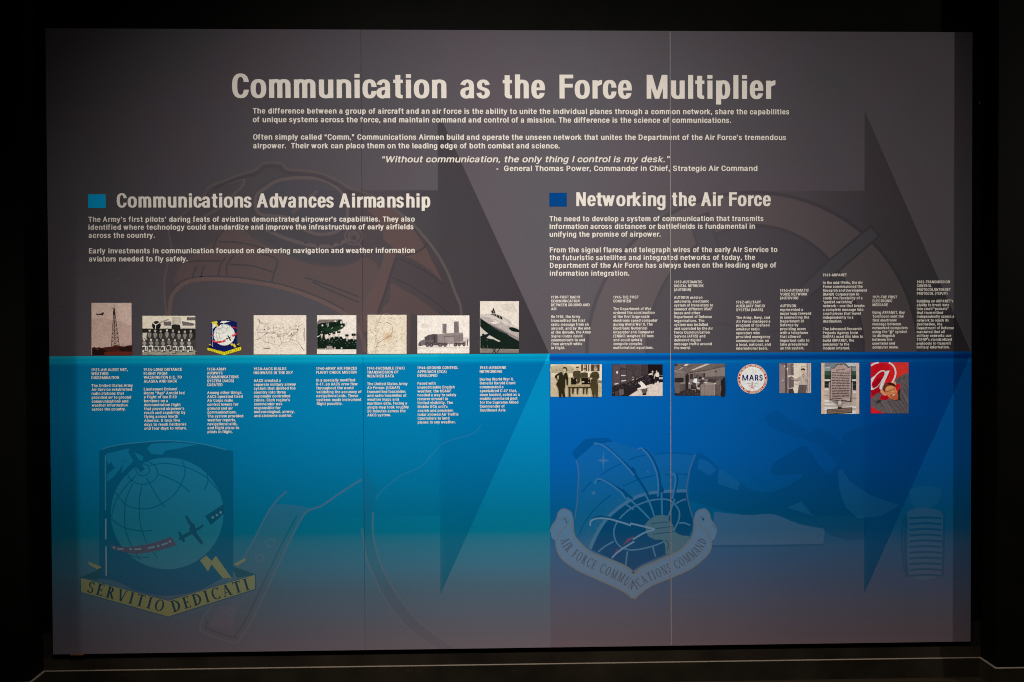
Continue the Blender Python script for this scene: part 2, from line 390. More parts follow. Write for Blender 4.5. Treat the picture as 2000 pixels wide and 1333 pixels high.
# outlines of the letters (units: 509 = cap height), one letter per line: letter, advance | outlines
FONT = '''A480|16,0 201,509 276,509 463,0 395,0 287,302 264,372 232,478 245,478 191,302 85,0;110,142 110,199 370,199 370,142
B456|60,0 60,509 241,509 289,504 329,491 359,469 381,442 394,410 398,374 395,344 387,320 373,301 356,286 336,275 315,267 315,262 339,257 363,245 385,227 402,203 414,173 418,136 413,100 400,67 377,39 344,18 301,4 247,0;125,57 245,57 296,63 330,80 349,105 355,137 352,161 342,184 327,203 306,218 279,228 248,231 125,231;125,285 238,285 265,288 288,296 308,309 323,326 333,348 336,372 330,403 313,429 283,446 240,452 125,452
C510|267,-7 205,1 150,25 104,63 70,115 48,179 40,254 48,329 70,393 104,445 150,484 205,508 267,516 305,513 340,504 373,490 402,471 427,447 448,418 463,385 473,348 408,348 401,373 389,395 375,413 357,428 337,440 315,449 292,454 267,456 223,450 184,432 150,403 125,364 109,314 103,254 109,194 125,145 151,105 184,76 223,59 267,53 292,55 315,60 337,69 357,81 375,96 389,114 401,136 408,160 473,160 463,124 448,91 428,62 402,38 373,19 341,5 305,-4
D502|219,0 96,0 96,57 215,57 272,63 318,81 354,110 379,149 394,198 399,255 394,312 379,361 354,399 320,428 275,446 221,452 93,452 93,509 225,509 294,501 353,478 399,441 433,391 455,329 462,255 455,181 433,119 398,68 351,31 291,8;125,509 125,0 60,0 60,509
E419|60,0 60,509 372,509 372,452 125,452 125,286 355,286 355,229 125,229 125,57 375,57 375,0
F410|60,0 60,509 369,509 369,452 125,452 125,278 346,278 346,221 125,221 125,0
G520|269,-7 205,1 149,25 104,64 69,116 47,179 40,254 47,329 69,393 103,445 149,484 203,508 265,516 304,513 340,504 374,489 403,469 429,445 449,416 465,384 474,349 408,349 399,372 387,393 373,411 356,427 337,439 315,448 291,454 265,456 222,450 183,432 150,404 125,364 109,314 103,254 109,194 125,145 151,105 184,76 224,59 269,53 309,57 345,71 374,93 396,123 410,160 415,202 434,199 283,199 283,256 478,256 478,200 471,141 451,91 419,50 377,19 326,0
H517|60,0 60,509 125,509 125,289 392,289 392,509 457,509 457,0 392,0 392,232 125,232 125,0
I185|60,0 60,509 125,509 125,0
J396|185,-7 124,3 75,33 44,81 33,145 33,173 98,173 98,145 104,104 122,74 149,56 185,50 220,56 248,74 266,104 272,145 272,509 336,509 336,145 326,81 294,33 246,3
K467|104,145 104,216 139,261 174,303 364,509 448,509 231,276 228,276;60,0 60,509 125,509 125,0;372,0 188,259 228,309 449,0
L393|60,0 60,509 125,509 125,57 361,57 361,0
M628|60,0 60,509 152,509 322,49 307,49 352,187 476,509 568,509 568,0 504,0 507,457 513,457 456,291 342,0 286,0 112,457 119,457 122,0
N523|60,0 60,509 136,509 363,151 388,107 414,55 405,54 399,509 463,509 463,0 387,0 202,290 108,452 119,454 125,0
O533|267,-7 205,1 150,25 105,63 70,115 48,179 40,254 48,329 70,393 105,445 150,484 205,508 267,516 329,508 384,484 429,445 464,393 486,329 493,254 486,179 464,115 429,63 384,25 329,1;267,53 310,59 349,76 383,105 408,144 425,194 430,254 425,314 408,365 383,404 349,433 310,450 267,456 223,450 184,433 151,404 125,364 109,314 103,254 109,194 125,144 151,105 184,76 223,59
P445|60,0 60,509 235,509 289,503 332,487 366,462 390,430 404,391 409,348 404,304 390,265 366,233 332,207 289,191 235,186 109,186 109,242 233,242 269,246 297,256 318,272 333,294 342,319 344,348 342,376 333,402 318,423 297,439 268,449 232,452 125,452 125,0
Q533|245,159 313,159 468,-48 401,-48;267,-7 205,1 150,25 105,63 70,115 48,179 40,254 48,329 70,393 105,445 150,484 205,508 267,516 329,508 384,484 429,445 464,393 486,329 493,254 486,179 464,115 429,63 384,25 329,1;267,53 310,59 349,76 383,105 408,144 425,194 430,254 425,314 408,365 383,404 349,433 310,450 267,456 223,450 184,433 151,404 125,364 109,314 103,254 109,194 125,144 151,105 184,76 223,59
R449|60,0 60,509 236,509 290,504 333,489 367,465 390,433 405,395 409,352 405,309 390,271 367,240 333,217 289,203 236,198 96,198 96,255 234,255 269,258 298,267 319,281 334,300 342,324 345,352 342,380 334,405 319,425 298,440 269,449 233,452 125,452 125,0;353,0 230,229 303,229 428,0
S447|224,-9 172,-4 128,9 91,31 64,60 46,96 38,137 104,137 110,110 123,88 142,71 166,59 194,52 224,49 257,52 286,60 311,74 329,92 341,114 346,139 342,161 332,179 316,193 296,205 245,222 184,239 128,260 86,289 60,326 52,372 58,413 75,448 102,476 138,498 180,511 227,516 275,511 316,498 351,476 377,449 394,415 401,378 337,378 326,412 302,437 267,453 225,459 194,456 167,448 145,435 129,418 118,398 115,376 119,352 131,334 148,319 169,308 212,293 264,279 312,264 336,252 359,238 379,220 395,198 405,171 408,139 403,99 386,64 360,34 323,11 278,-4
T449|32,452 32,509 417,509 417,452 257,452 257,0 193,0 193,452
U517|259,-8 203,-2 154,15 114,43 85,80 66,124 60,173 60,509 124,509 124,178 128,144 141,113 160,87 187,68 220,56 259,52 298,56 331,68 357,87 377,113 389,144 393,178 393,509 457,509 457,173 451,124 433,80 403,43 363,15 315,-2
V480|204,0 16,509 84,509 192,206 248,31 235,31 267,138 395,509 463,509 278,0
W686|155,0 16,509 82,509 163,196 187,94 197,40 189,40 306,509 380,509 462,196 497,40 488,40 603,509 670,509 530,0 455,0 368,323 351,391 336,475 350,475 335,395 318,323 230,0
X474|18,0 217,284 217,236 29,509 104,509 204,361 243,292 232,292 252,329 374,509 446,509 259,239 259,287 456,0 382,0 268,165 230,231 244,231 225,196 182,129 91,0
Y472|203,0 203,208 16,509 91,509 192,344 222,292 250,230 224,230 251,293 280,344 381,509 455,509 268,208 268,0
Z438|42,0 42,46 273,385 306,431 341,476 348,454 40,452 40,509 397,509 397,462 169,129 97,33 90,54 152,57 399,57 399,0
a389|160,-9 126,-5 94,5 68,22 48,45 35,73 30,108 34,138 43,161 58,179 78,193 100,203 125,211 178,220 252,230 265,235 273,243 273,279 267,297 256,311 240,322 220,329 196,331 171,329 149,322 132,313 118,301 107,288 100,274 41,291 57,322 79,346 104,364 133,375 163,382 194,384 239,379 263,372 286,360 306,343 322,320 333,290 337,251 337,0 277,0 277,52 272,52 252,25 236,12 215,1 190,-6;170,45 202,49 228,59 248,74 263,93 272,115 276,138 276,190 259,182 175,168 134,159 117,150 103,139 95,124 92,105 94,87 102,72 114,61 130,52 149,47
b424|229,-8 198,-5 172,4 153,17 138,31 118,59 112,59 112,0 53,0 53,509 114,509 114,319 118,319 137,346 152,360 171,373 197,381 229,384 274,378 313,361 345,332 370,293 385,245 390,189 385,133 370,84 346,45 313,16 274,-2;220,47 253,51 279,66 301,88 316,117 325,151 328,189 325,227 316,261 301,290 280,311 253,325 220,330 188,325 161,312 140,291 125,263 116,229 113,189 116,150 125,115 140,86 162,65 188,51
c396|207,-8 159,-2 117,16 82,46 56,85 40,133 34,187 40,243 56,291 82,330 117,360 159,378 207,384 234,383 260,377 284,368 305,356 324,341 340,322 353,301 362,277 303,262 290,289 270,311 242,325 207,330 173,325 145,310 124,287 108,258 99,224 96,187 99,151 108,117 124,89 145,66 173,51 207,46 243,52 271,66 292,89 304,117 363,102 354,78 341,56 325,37 306,21 285,9 261,-1 235,-6
d424|195,-8 151,-2 111,16 79,45 55,84 39,133 34,189 39,245 55,293 79,332 112,361 151,378 196,384 228,381 253,373 272,360 287,346 306,319 311,319 311,509 372,509 372,0 313,0 313,59 307,59 287,31 272,17 252,4 227,-5;205,47 236,51 263,65 284,86 299,115 309,150 312,189 309,229 300,263 284,291 263,312 237,325 205,330 172,325 145,311 124,290 108,261 99,227 96,189 99,151 109,117 124,88 145,66 172,51
e404|212,-8 161,-2 117,16 82,46 56,85 40,132 34,187 39,242 55,290 81,329 115,359 157,378 205,384 236,382 266,374 294,361 319,341 341,315 357,282 368,242 371,194 371,169 75,169 75,221 338,221 310,202 307,237 298,269 283,294 263,314 237,326 205,330 173,326 146,313 125,294 109,270 99,241 96,211 96,178 100,139 110,106 128,80 151,61 179,50 212,46 234,48 254,53 271,61 285,73 297,88 306,105 365,91 353,63 335,39 311,19 283,4 249,-5
f254|228,379 228,327 6,327 6,379;81,0 81,432 84,461 96,486 113,505 135,519 161,527 187,530 222,527 243,521 227,468 215,472 195,474 171,470 154,460 145,443 142,419 142,0
g425|207,-151 168,-148 134,-140 105,-127 82,-110 64,-91 51,-69 101,-41 122,-66 136,-78 154,-88 178,-95 207,-97 249,-92 282,-75 304,-47 311,-6 311,68 306,68 287,41 272,28 252,16 227,8 195,5 152,10 113,27 80,53 55,90 39,136 34,191 39,246 55,293 80,332 112,361 152,378 196,384 228,382 253,373 273,360 288,346 308,319 313,319 313,379 372,379 372,-9 367,-54 350,-90 324,-117 291,-136 251,-147;205,59 237,63 264,75 285,95 300,121 309,154 312,193 309,231 300,264 285,291 264,312 237,325 205,330 172,325 145,312 124,290 109,262 99,229 96,193 99,155 109,123 124,96 145,76 172,63
h410|114,227 114,0 53,0 53,509 114,509 114,287 102,287 124,332 152,362 187,379 227,384 264,380 295,369 321,349 341,321 353,285 357,240 357,0 296,0 296,235 290,275 273,304 246,323 210,329 184,326 161,317 141,303 126,283 117,257
i167|53,0 53,379 114,379 114,0;53,440 53,509 114,509 114,440
j167|53,379 114,379 114,-30 111,-63 102,-90 86,-113 65,-129 37,-139 4,-143 -10,-143 -10,-87 2,-87 25,-83 40,-72 50,-54 53,-29;83,443 67,446 53,455 44,468 41,483 44,499 53,512 67,521 83,524 100,521 114,512 123,499 126,483 123,468 114,455 100,446
k381|110,137 110,212 121,212 284,379 360,379 184,199 177,199;53,0 53,509 114,509 114,0;294,0 148,186 191,229 372,0
l173|53,0 53,509 114,509 114,0
m610|53,0 53,379 112,379 112,295 108,295 118,323 132,346 151,363 172,376 195,384 219,386 257,380 287,361 309,331 321,295 312,295 322,321 337,343 357,361 381,375 407,383 437,386 468,383 497,372 522,354 541,328 553,296 557,255 557,0 496,0 496,254 490,289 473,313 447,326 419,330 395,328 374,320 358,307 345,290 338,270 335,247 335,0 274,0 274,260 269,288 253,311 229,326 199,330 178,328 158,320 140,307 126,289 117,266 114,238 114,0
n410|114,227 114,0 53,0 53,379 112,379 112,287 102,287 124,332 152,362 187,379 227,384 264,380 295,369 321,349 341,321 353,285 357,240 357,0 296,0 296,235 290,275 273,304 246,323 210,329 184,326 161,317 141,303 126,283 117,257
o415|207,-8 159,-2 117,16 82,46 56,85 40,133 34,187 40,243 56,291 82,330 117,360 159,378 207,384 256,378 299,360 333,330 359,291 376,243 381,187 376,133 359,85 333,46 299,16 256,-2;207,46 242,51 270,66 292,89 307,117 316,151 319,187 316,224 307,258 292,287 270,310 242,325 207,330 173,325 145,310 124,287 108,258 99,224 96,187 99,151 108,117 124,89 145,66 173,51
p424|53,-143 53,379 112,379 112,319 118,319 137,346 152,360 171,373 197,381 229,384 274,378 313,361 345,332 370,293 385,245 390,189 385,133 370,84 346,45 313,16 274,-2 229,-8 198,-5 173,4 153,17 138,31 118,59 114,59 114,-143;220,47 253,51 279,66 301,88 316,117 325,151 328,189 325,227 316,261 301,290 280,311 253,325 220,330 188,325 161,312 140,291 125,263 116,229 113,189 116,150 125,115 140,86 162,65 188,51
q424|372,-143 311,-143 311,59 306,59 287,31 272,17 252,4 227,-5 195,-8 151,-2 111,16 79,45 55,84 39,133 34,189 39,245 55,293 79,332 112,361 151,378 196,384 228,381 253,373 272,360 287,346 307,319 313,319 313,379 372,379;205,47 236,51 263,65 284,86 299,115 309,150 312,189 309,229 300,263 284,291 263,312 237,325 205,330 172,325 145,311 124,290 108,261 99,227 96,189 99,151 109,117 124,88 145,66 172,51
r259|53,0 53,379 112,379 112,321 115,321 130,347 152,367 181,380 213,385 243,384 243,322 207,326 182,323 159,315 140,301 126,284 117,262 114,237 114,0
s365|182,-8 145,-5 112,3 84,18 62,38 45,63 36,94 94,107 105,79 124,60 150,49 181,45 217,50 244,62 262,81 268,103 265,121 254,136 237,147 212,155 149,170 104,186 72,208 53,237 47,274 51,305 65,332 87,354 115,370 149,381 187,384 223,381 254,372 279,358 299,339 314,316 324,290 268,277 258,298 243,316 219,328 187,333 156,329 131,317 114,299 109,277 112,258 124,243 144,232 172,223 229,209 275,194 306,171 325,142 331,107 326,75 312,47 290,24 260,6 223,-5
t227|204,379 204,327 6,327 6,379;65,471 126,471 126,98 128,76 136,61 150,53 170,50 202,54 213,2 192,-3 168,-4 125,2 92,21 72,52 65,93
u410|182,-5 146,-1 115,11 89,31 69,59 57,95 53,139 53,379 114,379 114,144 119,105 137,75 164,56 200,50 226,53 249,62 268,77 283,97 293,122 296,153 296,379 357,379 357,0 298,0 298,92 307,92 286,47 257,17 222,0
v389|163,0 17,379 84,379 165,155 187,87 206,21 184,21 224,155 305,379 371,379 226,0
w567|138,0 23,379 87,379 154,137 175,41 165,41 186,135 206,214 252,379 316,379 362,214 382,136 402,41 391,41 413,135 480,379 545,379 429,0 368,0 277,338 291,338 199,0
x379|21,0 171,218 171,171 29,379 100,379 147,306 207,206 175,206 233,306 282,379 352,379 209,169 209,214 358,0 287,0 231,85 173,182 205,182 148,85 91,0
y389|47,-139 61,-86 88,-90 104,-89 118,-84 130,-74 141,-58 151,-36 163,-1 17,379 84,379 165,155 187,87 206,21 184,21 202,87 224,155 305,379 371,379 204,-58 191,-85 177,-107 159,-124 139,-136 117,-143 91,-145 65,-143
z380|42,0 42,46 254,320 254,323 48,323 48,379 333,379 333,331 126,60 126,56 339,56 339,0
0453|227,-7 174,1 130,24 95,62 69,113 53,178 48,254 53,330 69,395 95,447 130,484 174,508 227,516 279,508 323,484 358,447 384,395 400,330 405,254 400,178 384,113 359,62 323,24 279,1;227,50 261,56 290,74 313,103 330,144 340,194 344,254 340,314 330,365 313,405 290,435 261,453 227,460 192,453 163,435 140,405 123,365 113,314 109,254 113,194 123,144 140,103 163,74 192,56
1300|150,0 150,400 55,400 55,445 120,455 160,509 215,509 215,0
2453|64,0 64,47 234,229 282,282 299,305 311,327 318,348 320,371 317,397 308,419 293,436 273,449 250,457 224,460 196,457 172,447 153,433 139,413 130,390 127,362 66,362 71,405 86,442 111,473 143,496 182,511 225,516 268,511 306,497 337,474 361,445 376,411 381,372 378,345 371,318 357,290 336,259 267,180 153,60 153,57 389,57 389,0
3453|218,-7 173,-3 133,10 98,30 70,57 52,91 44,132 109,132 115,107 126,87 144,71 165,59 191,52 219,50 248,53 275,61 297,74 315,93 325,116 329,145 326,172 316,196 299,217 275,234 242,244 201,248 157,248 157,299 288,448 288,452 70,452 70,509 372,509 372,461 211,278 211,289 264,288 308,276 344,253 371,222 387,186 393,145 387,103 370,66 344,36 309,12 266,-2
4453|40,105 40,158 247,509 311,509 109,166 109,163 413,163 413,105;282,0 282,318 343,318 343,0
5453|221,-7 178,-2 140,11 108,32 83,60 66,93 60,130 122,130 127,108 138,89 154,73 173,60 196,52 221,50 250,53 276,64 298,82 314,104 324,131 328,162 324,193 314,221 297,244 275,262 248,273 218,277 192,275 167,268 145,258 128,246 67,253 96,509 366,509 366,452 151,452 134,301 136,301 155,315 178,325 203,331 229,334 263,330 294,321 321,306 345,285 364,260 379,231 388,199 391,163 385,117 369,76 343,41 309,15 268,-1
6453|226,-7 182,-1 142,15 109,40 84,74 69,115 64,162 68,199 80,239 102,285 137,340 252,509 322,509 151,261 145,261 154,275 165,288 179,299 196,307 214,312 235,314 278,309 316,295 346,271 370,240 384,201 389,157 384,112 368,73 343,39 310,14 271,-2;226,48 254,52 279,63 299,79 314,101 324,128 327,157 324,187 314,213 299,235 279,251 254,262 226,265 198,262 174,252 153,235 138,214 128,188 125,158 128,128 138,102 153,79 174,63 198,52
7453|97,0 323,448 323,452 62,452 62,509 391,509 391,449 165,0
8453|226,-7 178,-2 136,11 101,33 74,62 57,96 52,135 55,166 65,195 81,220 101,241 125,256 153,265 153,267 119,282 93,308 76,342 70,380 75,417 90,450 114,477 146,498 184,511 226,516 269,511 306,498 337,477 361,450 377,417 382,380 376,342 359,308 333,282 300,267 300,265 327,256 351,241 372,220 387,195 397,166 401,135 395,96 378,62 352,33 317,11 275,-2;226,49 258,52 285,60 307,74 323,91 333,113 337,139 333,165 322,189 305,208 283,223 256,232 226,235 196,232 169,223 147,208 130,189 119,165 115,139 119,113 129,91 145,74 167,60 195,52;226,290 252,292 274,300 293,313 307,330 316,351 319,376 316,399 308,420 294,437 275,449 252,457 226,460 200,457 177,449 159,437 145,420 136,399 133,376 136,351 145,330 159,313 178,300 201,292
9453|226,516 271,510 310,494 343,468 368,434 384,393 389,347 385,309 373,270 350,224 315,168 200,0 130,0 301,248 307,248 299,234 287,221 273,210 257,202 238,196 218,195 175,199 137,214 106,237 83,269 68,307 64,352 69,397 85,436 110,469 143,494 182,510;226,460 199,457 174,446 154,429 138,407 129,381 125,352 129,322 138,295 154,274 174,257 199,247 226,243 254,247 279,257 299,273 314,295 324,321 327,350 324,381 314,407 299,429 279,446 254,457
.165|50,0 50,75 115,75 115,0
,165|50,0 50,75 115,75 115,0 80,-85 50,-70 85,0
-230|40,160 40,225 190,225 190,160
–350|350,244 350,188 0,188 0,244
(273|89,207 92,264 101,324 114,384 132,441 153,494 177,539 236,539 212,485 191,428 174,370 161,313 154,258 151,207 154,161 160,115 172,67 188,16 209,-38 236,-96 177,-96 139,-21 111,55 95,131
)273|37,-96 64,-37 86,18 102,69 113,116 120,162 122,207 119,258 112,313 99,370 82,428 62,485 37,539 97,539 121,494 142,441 159,384 173,323 181,264 184,207 178,130 161,53 134,-22 97,-96
/249|235,533 71,-76 14,-76 178,533
’150|45,400 45,509 105,509 105,430 70,340 45,350 75,420
“270|105,450 105,340 45,340 45,420 80,509 105,500 75,430;225,450 225,340 165,340 165,420 200,509 225,500 195,430
”270|45,400 45,509 105,509 105,430 70,340 45,350 75,420;165,400 165,509 225,509 225,430 190,340 165,350 195,420
@676|355,-135 284,-130 221,-114 167,-88 122,-53 87,-8 61,46 45,109 40,179 46,248 61,309 87,363 123,408 167,444 220,470 281,486 349,492 415,486 472,469 522,442 562,407 594,366 617,319 631,268 635,215 631,142 625,107 615,76 599,49 579,28 551,15 517,11 476,17 457,24 441,36 429,50 423,68 420,68 408,48 388,30 361,17 326,13 285,18 251,35 224,62 204,96 192,137 188,182 193,226 207,265 228,297 257,322 291,338 330,343 360,340 385,331 404,319 416,306 419,306 419,335 474,335 474,110 476,91 485,74 499,63 518,59 540,63 557,76 568,97 576,127 580,166 581,215 577,259 567,301 548,339 523,373 490,402 450,424 402,438 347,442 292,438 242,424 199,402 164,372 135,334 115,289 102,236 98,178 102,119 115,66 135,21 165,-17 201,-46 246,-68 298,-81 357,-85 412,-80 458,-69 489,-59 504,-107 464,-120 411,-131;329,65 359,68 382,78 400,95 412,118 419,148 422,185 419,221 411,249 399,269 381,282 358,289 331,292 305,288 283,277 265,260 252,239 244,213 242,185 244,154 251,125 262,101 279,81 301,69
'206|78,318 70,509 136,509 128,318
"321|78,318 70,509 136,509 128,318;193,318 185,509 250,509 243,318
 188|'''
# ---------------------------------------------------------------- the niche and the boards
Z0 = ZC - 1.378                     # floor level
ZT = 3.3
YB, YF, XL, XR = 0.030, -0.095, -1.880, 1.887
def wall(name, b_): return tag(boxes(name, [b_], M_WALL), kind='structure')
floor = boxes('floor', [(-6, 6, -7, YB + .2, Z0 - .1, Z0)], M_FLOOR); tag(floor, kind='structure')
back = wall('back_wall', (XL - .2, XR + .2, YB, YB + .12, Z0, ZT))
side_l = wall('side_wall', (-4.6, XL, YF, YB - .0005, Z0, ZT))
side_r = wall('side_wall', (XR, 4.6, YF, YB - .0005, Z0, ZT))
# a strip of the back wall under the boards, a shade browner
boxes('lower_rail', [(XL + .0005, XR - .0005, YB - .0020, YB - .0001, ZC - 1.2990 + .0018, ZC - 1.15)], M_RAIL, back)
# black baseboard with a bare top edge, following the recess
BH, BT = ZC - 1.3000, 0.009
def baseboard(parent, bl):
    bo = boxes('baseboard', bl, M_BASE, parent)
    e = []
    for x0, x1, y0, y1, z0, z1 in bl: e.append((x0, x1, y0, y1, z1, z1 + .0016))
    boxes('top_edge', e, M_EDGE, bo)
baseboard(back, [(XL + BT, XR - BT, YB - BT, YB, Z0, BH)])
baseboard(side_l, [(XL, XL + BT, YF - BT, YB - .0003, Z0, BH), (-4.6, XL - .0004, YF - BT, YF, Z0, BH)])
baseboard(side_r, [(XR - BT, XR, YF - BT, YB - .0003, Z0, BH), (XR + .0004, 4.6, YF - BT, YF, Z0, BH)])

LBL = ['left display board with teal lower half, yellow motto crest and pilot’s helmet drawing',
       'middle display board with blue-teal join, main part of the title and a dark arrow',
       'right display board with blue lower half, red photo and MARS roundel']
TH = 0.006
for k, (a, b_) in enumerate(BOARDS):
    r = bpy.data.objects.new('display_board', None); COL.objects.link(r)
    r.location = ORG[k]; r.empty_display_size = .1
    tag(r, LBL[k], 'display board', 'printed boards of the timeline display')
    BOARD_OBS[k] = r
    x0, x1 = a - ORG[k].x, b_ - ORG[k].x
    v, f = box(x0, x1, 0, TH, 0, PH)
    uv = [(x + ORG[k].x, z + ORG[k].z - ZC) for x, y, z in v]
    fm = [1 if i != 4 and i != 5 and i not in (0, 1, 2, 3) else 1 for i in range(6)]
    for i, q in enumerate(f):
        if all(abs(v[j][1]) < 1e-9 for j in q): fm[i] = 0
    core = M_CORE2
    o = mesh_ob('board', v, f, [M_BOARD, core], r, uv, fm=fm)
    for z in (.12, 1.2, 2.2): boxes('batten', [(x0 + .08, x1 - .08, TH + .0004, YB - .001, z, z + .06)], M_WALL, r)
    if k == 0:
        xa, xb = hit(137, 1280)[0] - ORG[0].x, hit(163, 1280)[0] - ORG[0].x
        boxes('bottom_clip', [(xa, xb, -.002, .012, -.004, -.0003)], ink('rusty clip', (.16, .07, .03), .2), r)
boxes('edge_strip', [(BOARDS[2][0] - ORG[2].x - 0.0022, BOARDS[2][0] - ORG[2].x - 0.0002, 0.0004, TH, 0.001, PH - .001)], M_CORE, BOARD_OBS[2])
emit('arrow', [P([(560, 374), (857, 374), (857, 216)]) + [hit(1071, 690), hit(860, 1164), hit(859, 1004), hit(560, 1006)]], 1, M_BOARD, label='broad dark arrow pointing right across the joint')
emit('arrow', [P([(1380, 374), (1688, 373), (1689, 217), (1896, 690), (1686, 1157), (1687, 1003), (1380, 1005)])], 1, M_BOARD, label='broad dark arrow pointing right near the end')
# ---------------------------------------------------------------- lettering
GL = {}
for ln in FONT.split('\n'):
    a, c = ln[1:].split('|')
    GL[ln[0]] = (int(a), [[tuple(int(t) for t in q.split(',')) for q in k.split(' ')] for k in c.split(';')] if c else [])
_gc = {}
def glyph(ch, s, stem, hor):
    # one letter at cap height 1, narrowed by s, its stems thickened to `stem` and bars to `hor`
    key = (ch, round(s, 3), stem, hor)
    if key in _gc: return _gc[key]
    mine = own(ch, s / .70, stem, hor)
    if mine:
        cs = []
        for i, c in enumerate(mine[1]):
            a = sum(c[j - 1][0] * c[j][1] - c[j][0] * c[j - 1][1] for j in range(len(c)))
            hole = i == 1 and ch in 'oOpbdq'
            cs.append(c if (a > 0) != hole else c[::-1])
        T = fill(cs); xs = [p[0] for t in T for p in t]
        _gc[key] = (mine[0], T, min(xs), max(xs))
        return _gc[key]
    adv, cs = GL[ch]
    ys = 1.027 if ch in 'agsvwxyz' else 1.0
    ox, oy = (stem - s * .128) / 2, (hor - .112) / 2
    if ch in '.,’“”-–': oy = ox * .8
    res = []
    if cs:
        ar = [sum(c[i - 1][0] * c[i][1] - c[i][0] * c[i - 1][1] for i in range(len(c))) for c in cs]
        sg = 1 if max(ar, key=abs) > 0 else -1
        for c in cs:
            pts = [Vector((x / 509 * s, y / 509)) for x, y in c]
            n = len(pts); o = []
            for i in range(n):
                d1 = (pts[i] - pts[i - 1]).normalized(); d2 = (pts[(i + 1) % n] - pts[i]).normalized()
                n1 = Vector((d1.y, -d1.x)) * sg; n2 = Vector((d2.y, -d2.x)) * sg
                m = n1 + n2
                m = m.normalized() if m.length > .05 else n1
                k = min(1.7, 1 / max(.2, m.dot(n1)))
                o.append((pts[i].x + m.x * ox * k, (pts[i].y + m.y * oy * k + oy) / (1 + 2 * oy) * ys))
            res.append(o)
        T = fill(res)
        xs = [p[0] for t in T for p in t]
        r = (adv / 509 * s + 2 * ox, T, min(xs), max(xs))
    else:
        r = (adv / 509 * s + ox, [], 0, 0)
    _gc[key] = r
    return r

# the commonest letters of the headings and body are drawn as a squared-off bold grotesque: straight stems and flat curve ends
XH = .768
def se(cx, cy, rx, ry, a0, a1, n=16, e=2.45):
    o = []
    for i in range(n + 1):
        a = math.radians(a0 + (a1 - a0) * i / n); c, s = math.cos(a), math.sin(a)
        o.append((cx + rx * math.copysign(abs(c) ** (2 / e), c), cy + ry * math.copysign(abs(s) ** (2 / e), s)))
    return o
def ring(x0, x1, y0, y1, st, th):
    cx, cy = (x0 + x1) / 2, (y0 + y1) / 2; rx, ry = (x1 - x0) / 2, (y1 - y0) / 2
    return [se(cx, cy, rx, ry, 0, 350, 34), se(cx, cy, rx - st, ry - th, 350, 0, 34)]
def cut_ring(x0, x1, y0, y1, st, th, yt, yb):
    # a ring open on the right between heights yt (above) and yb (below), with level ends
    cx, cy = (x0 + x1) / 2, (y0 + y1) / 2; rx, ry = (x1 - x0) / 2, (y1 - y0) / 2
    def ang(y, r, up):
        v = min(.999, abs(y - cy) / r); a = math.degrees(math.asin(v ** (2.45 / 2)))
        return a if y >= cy else -a
    o0, o1 = ang(yt, ry, 1), 360 + ang(yb, ry, 0)
    i0, i1 = ang(yt, ry - th, 1), 360 + ang(yb, ry - th, 0)
    return [se(cx, cy, rx, ry, o0, o1, 34) + se(cx, cy, rx - st, ry - th, i1, i0, 34)]
def rect(x0, y0, x1, y1): return [(x0, y0), (x1, y0), (x1, y1), (x0, y1)]
def shoulder(x0, x1, top, st, th, foot=0.0):
    # the arch of n, h, m from inside the left stem to the foot of the right one
    cx = x0 + st + (x1 - x0 - 2 * st) * .52; ry = top * .34
    return [(x1, foot)] + se(cx, top - ry, x1 - cx, ry, 0, 150, 18) + se(cx, top - ry, x1 - cx - st, max(.03, ry - th), 165, 0, 18) + [(x1 - st, foot)]
def flip(p, w, h): return [(w - x, h - y) for x, y in p]
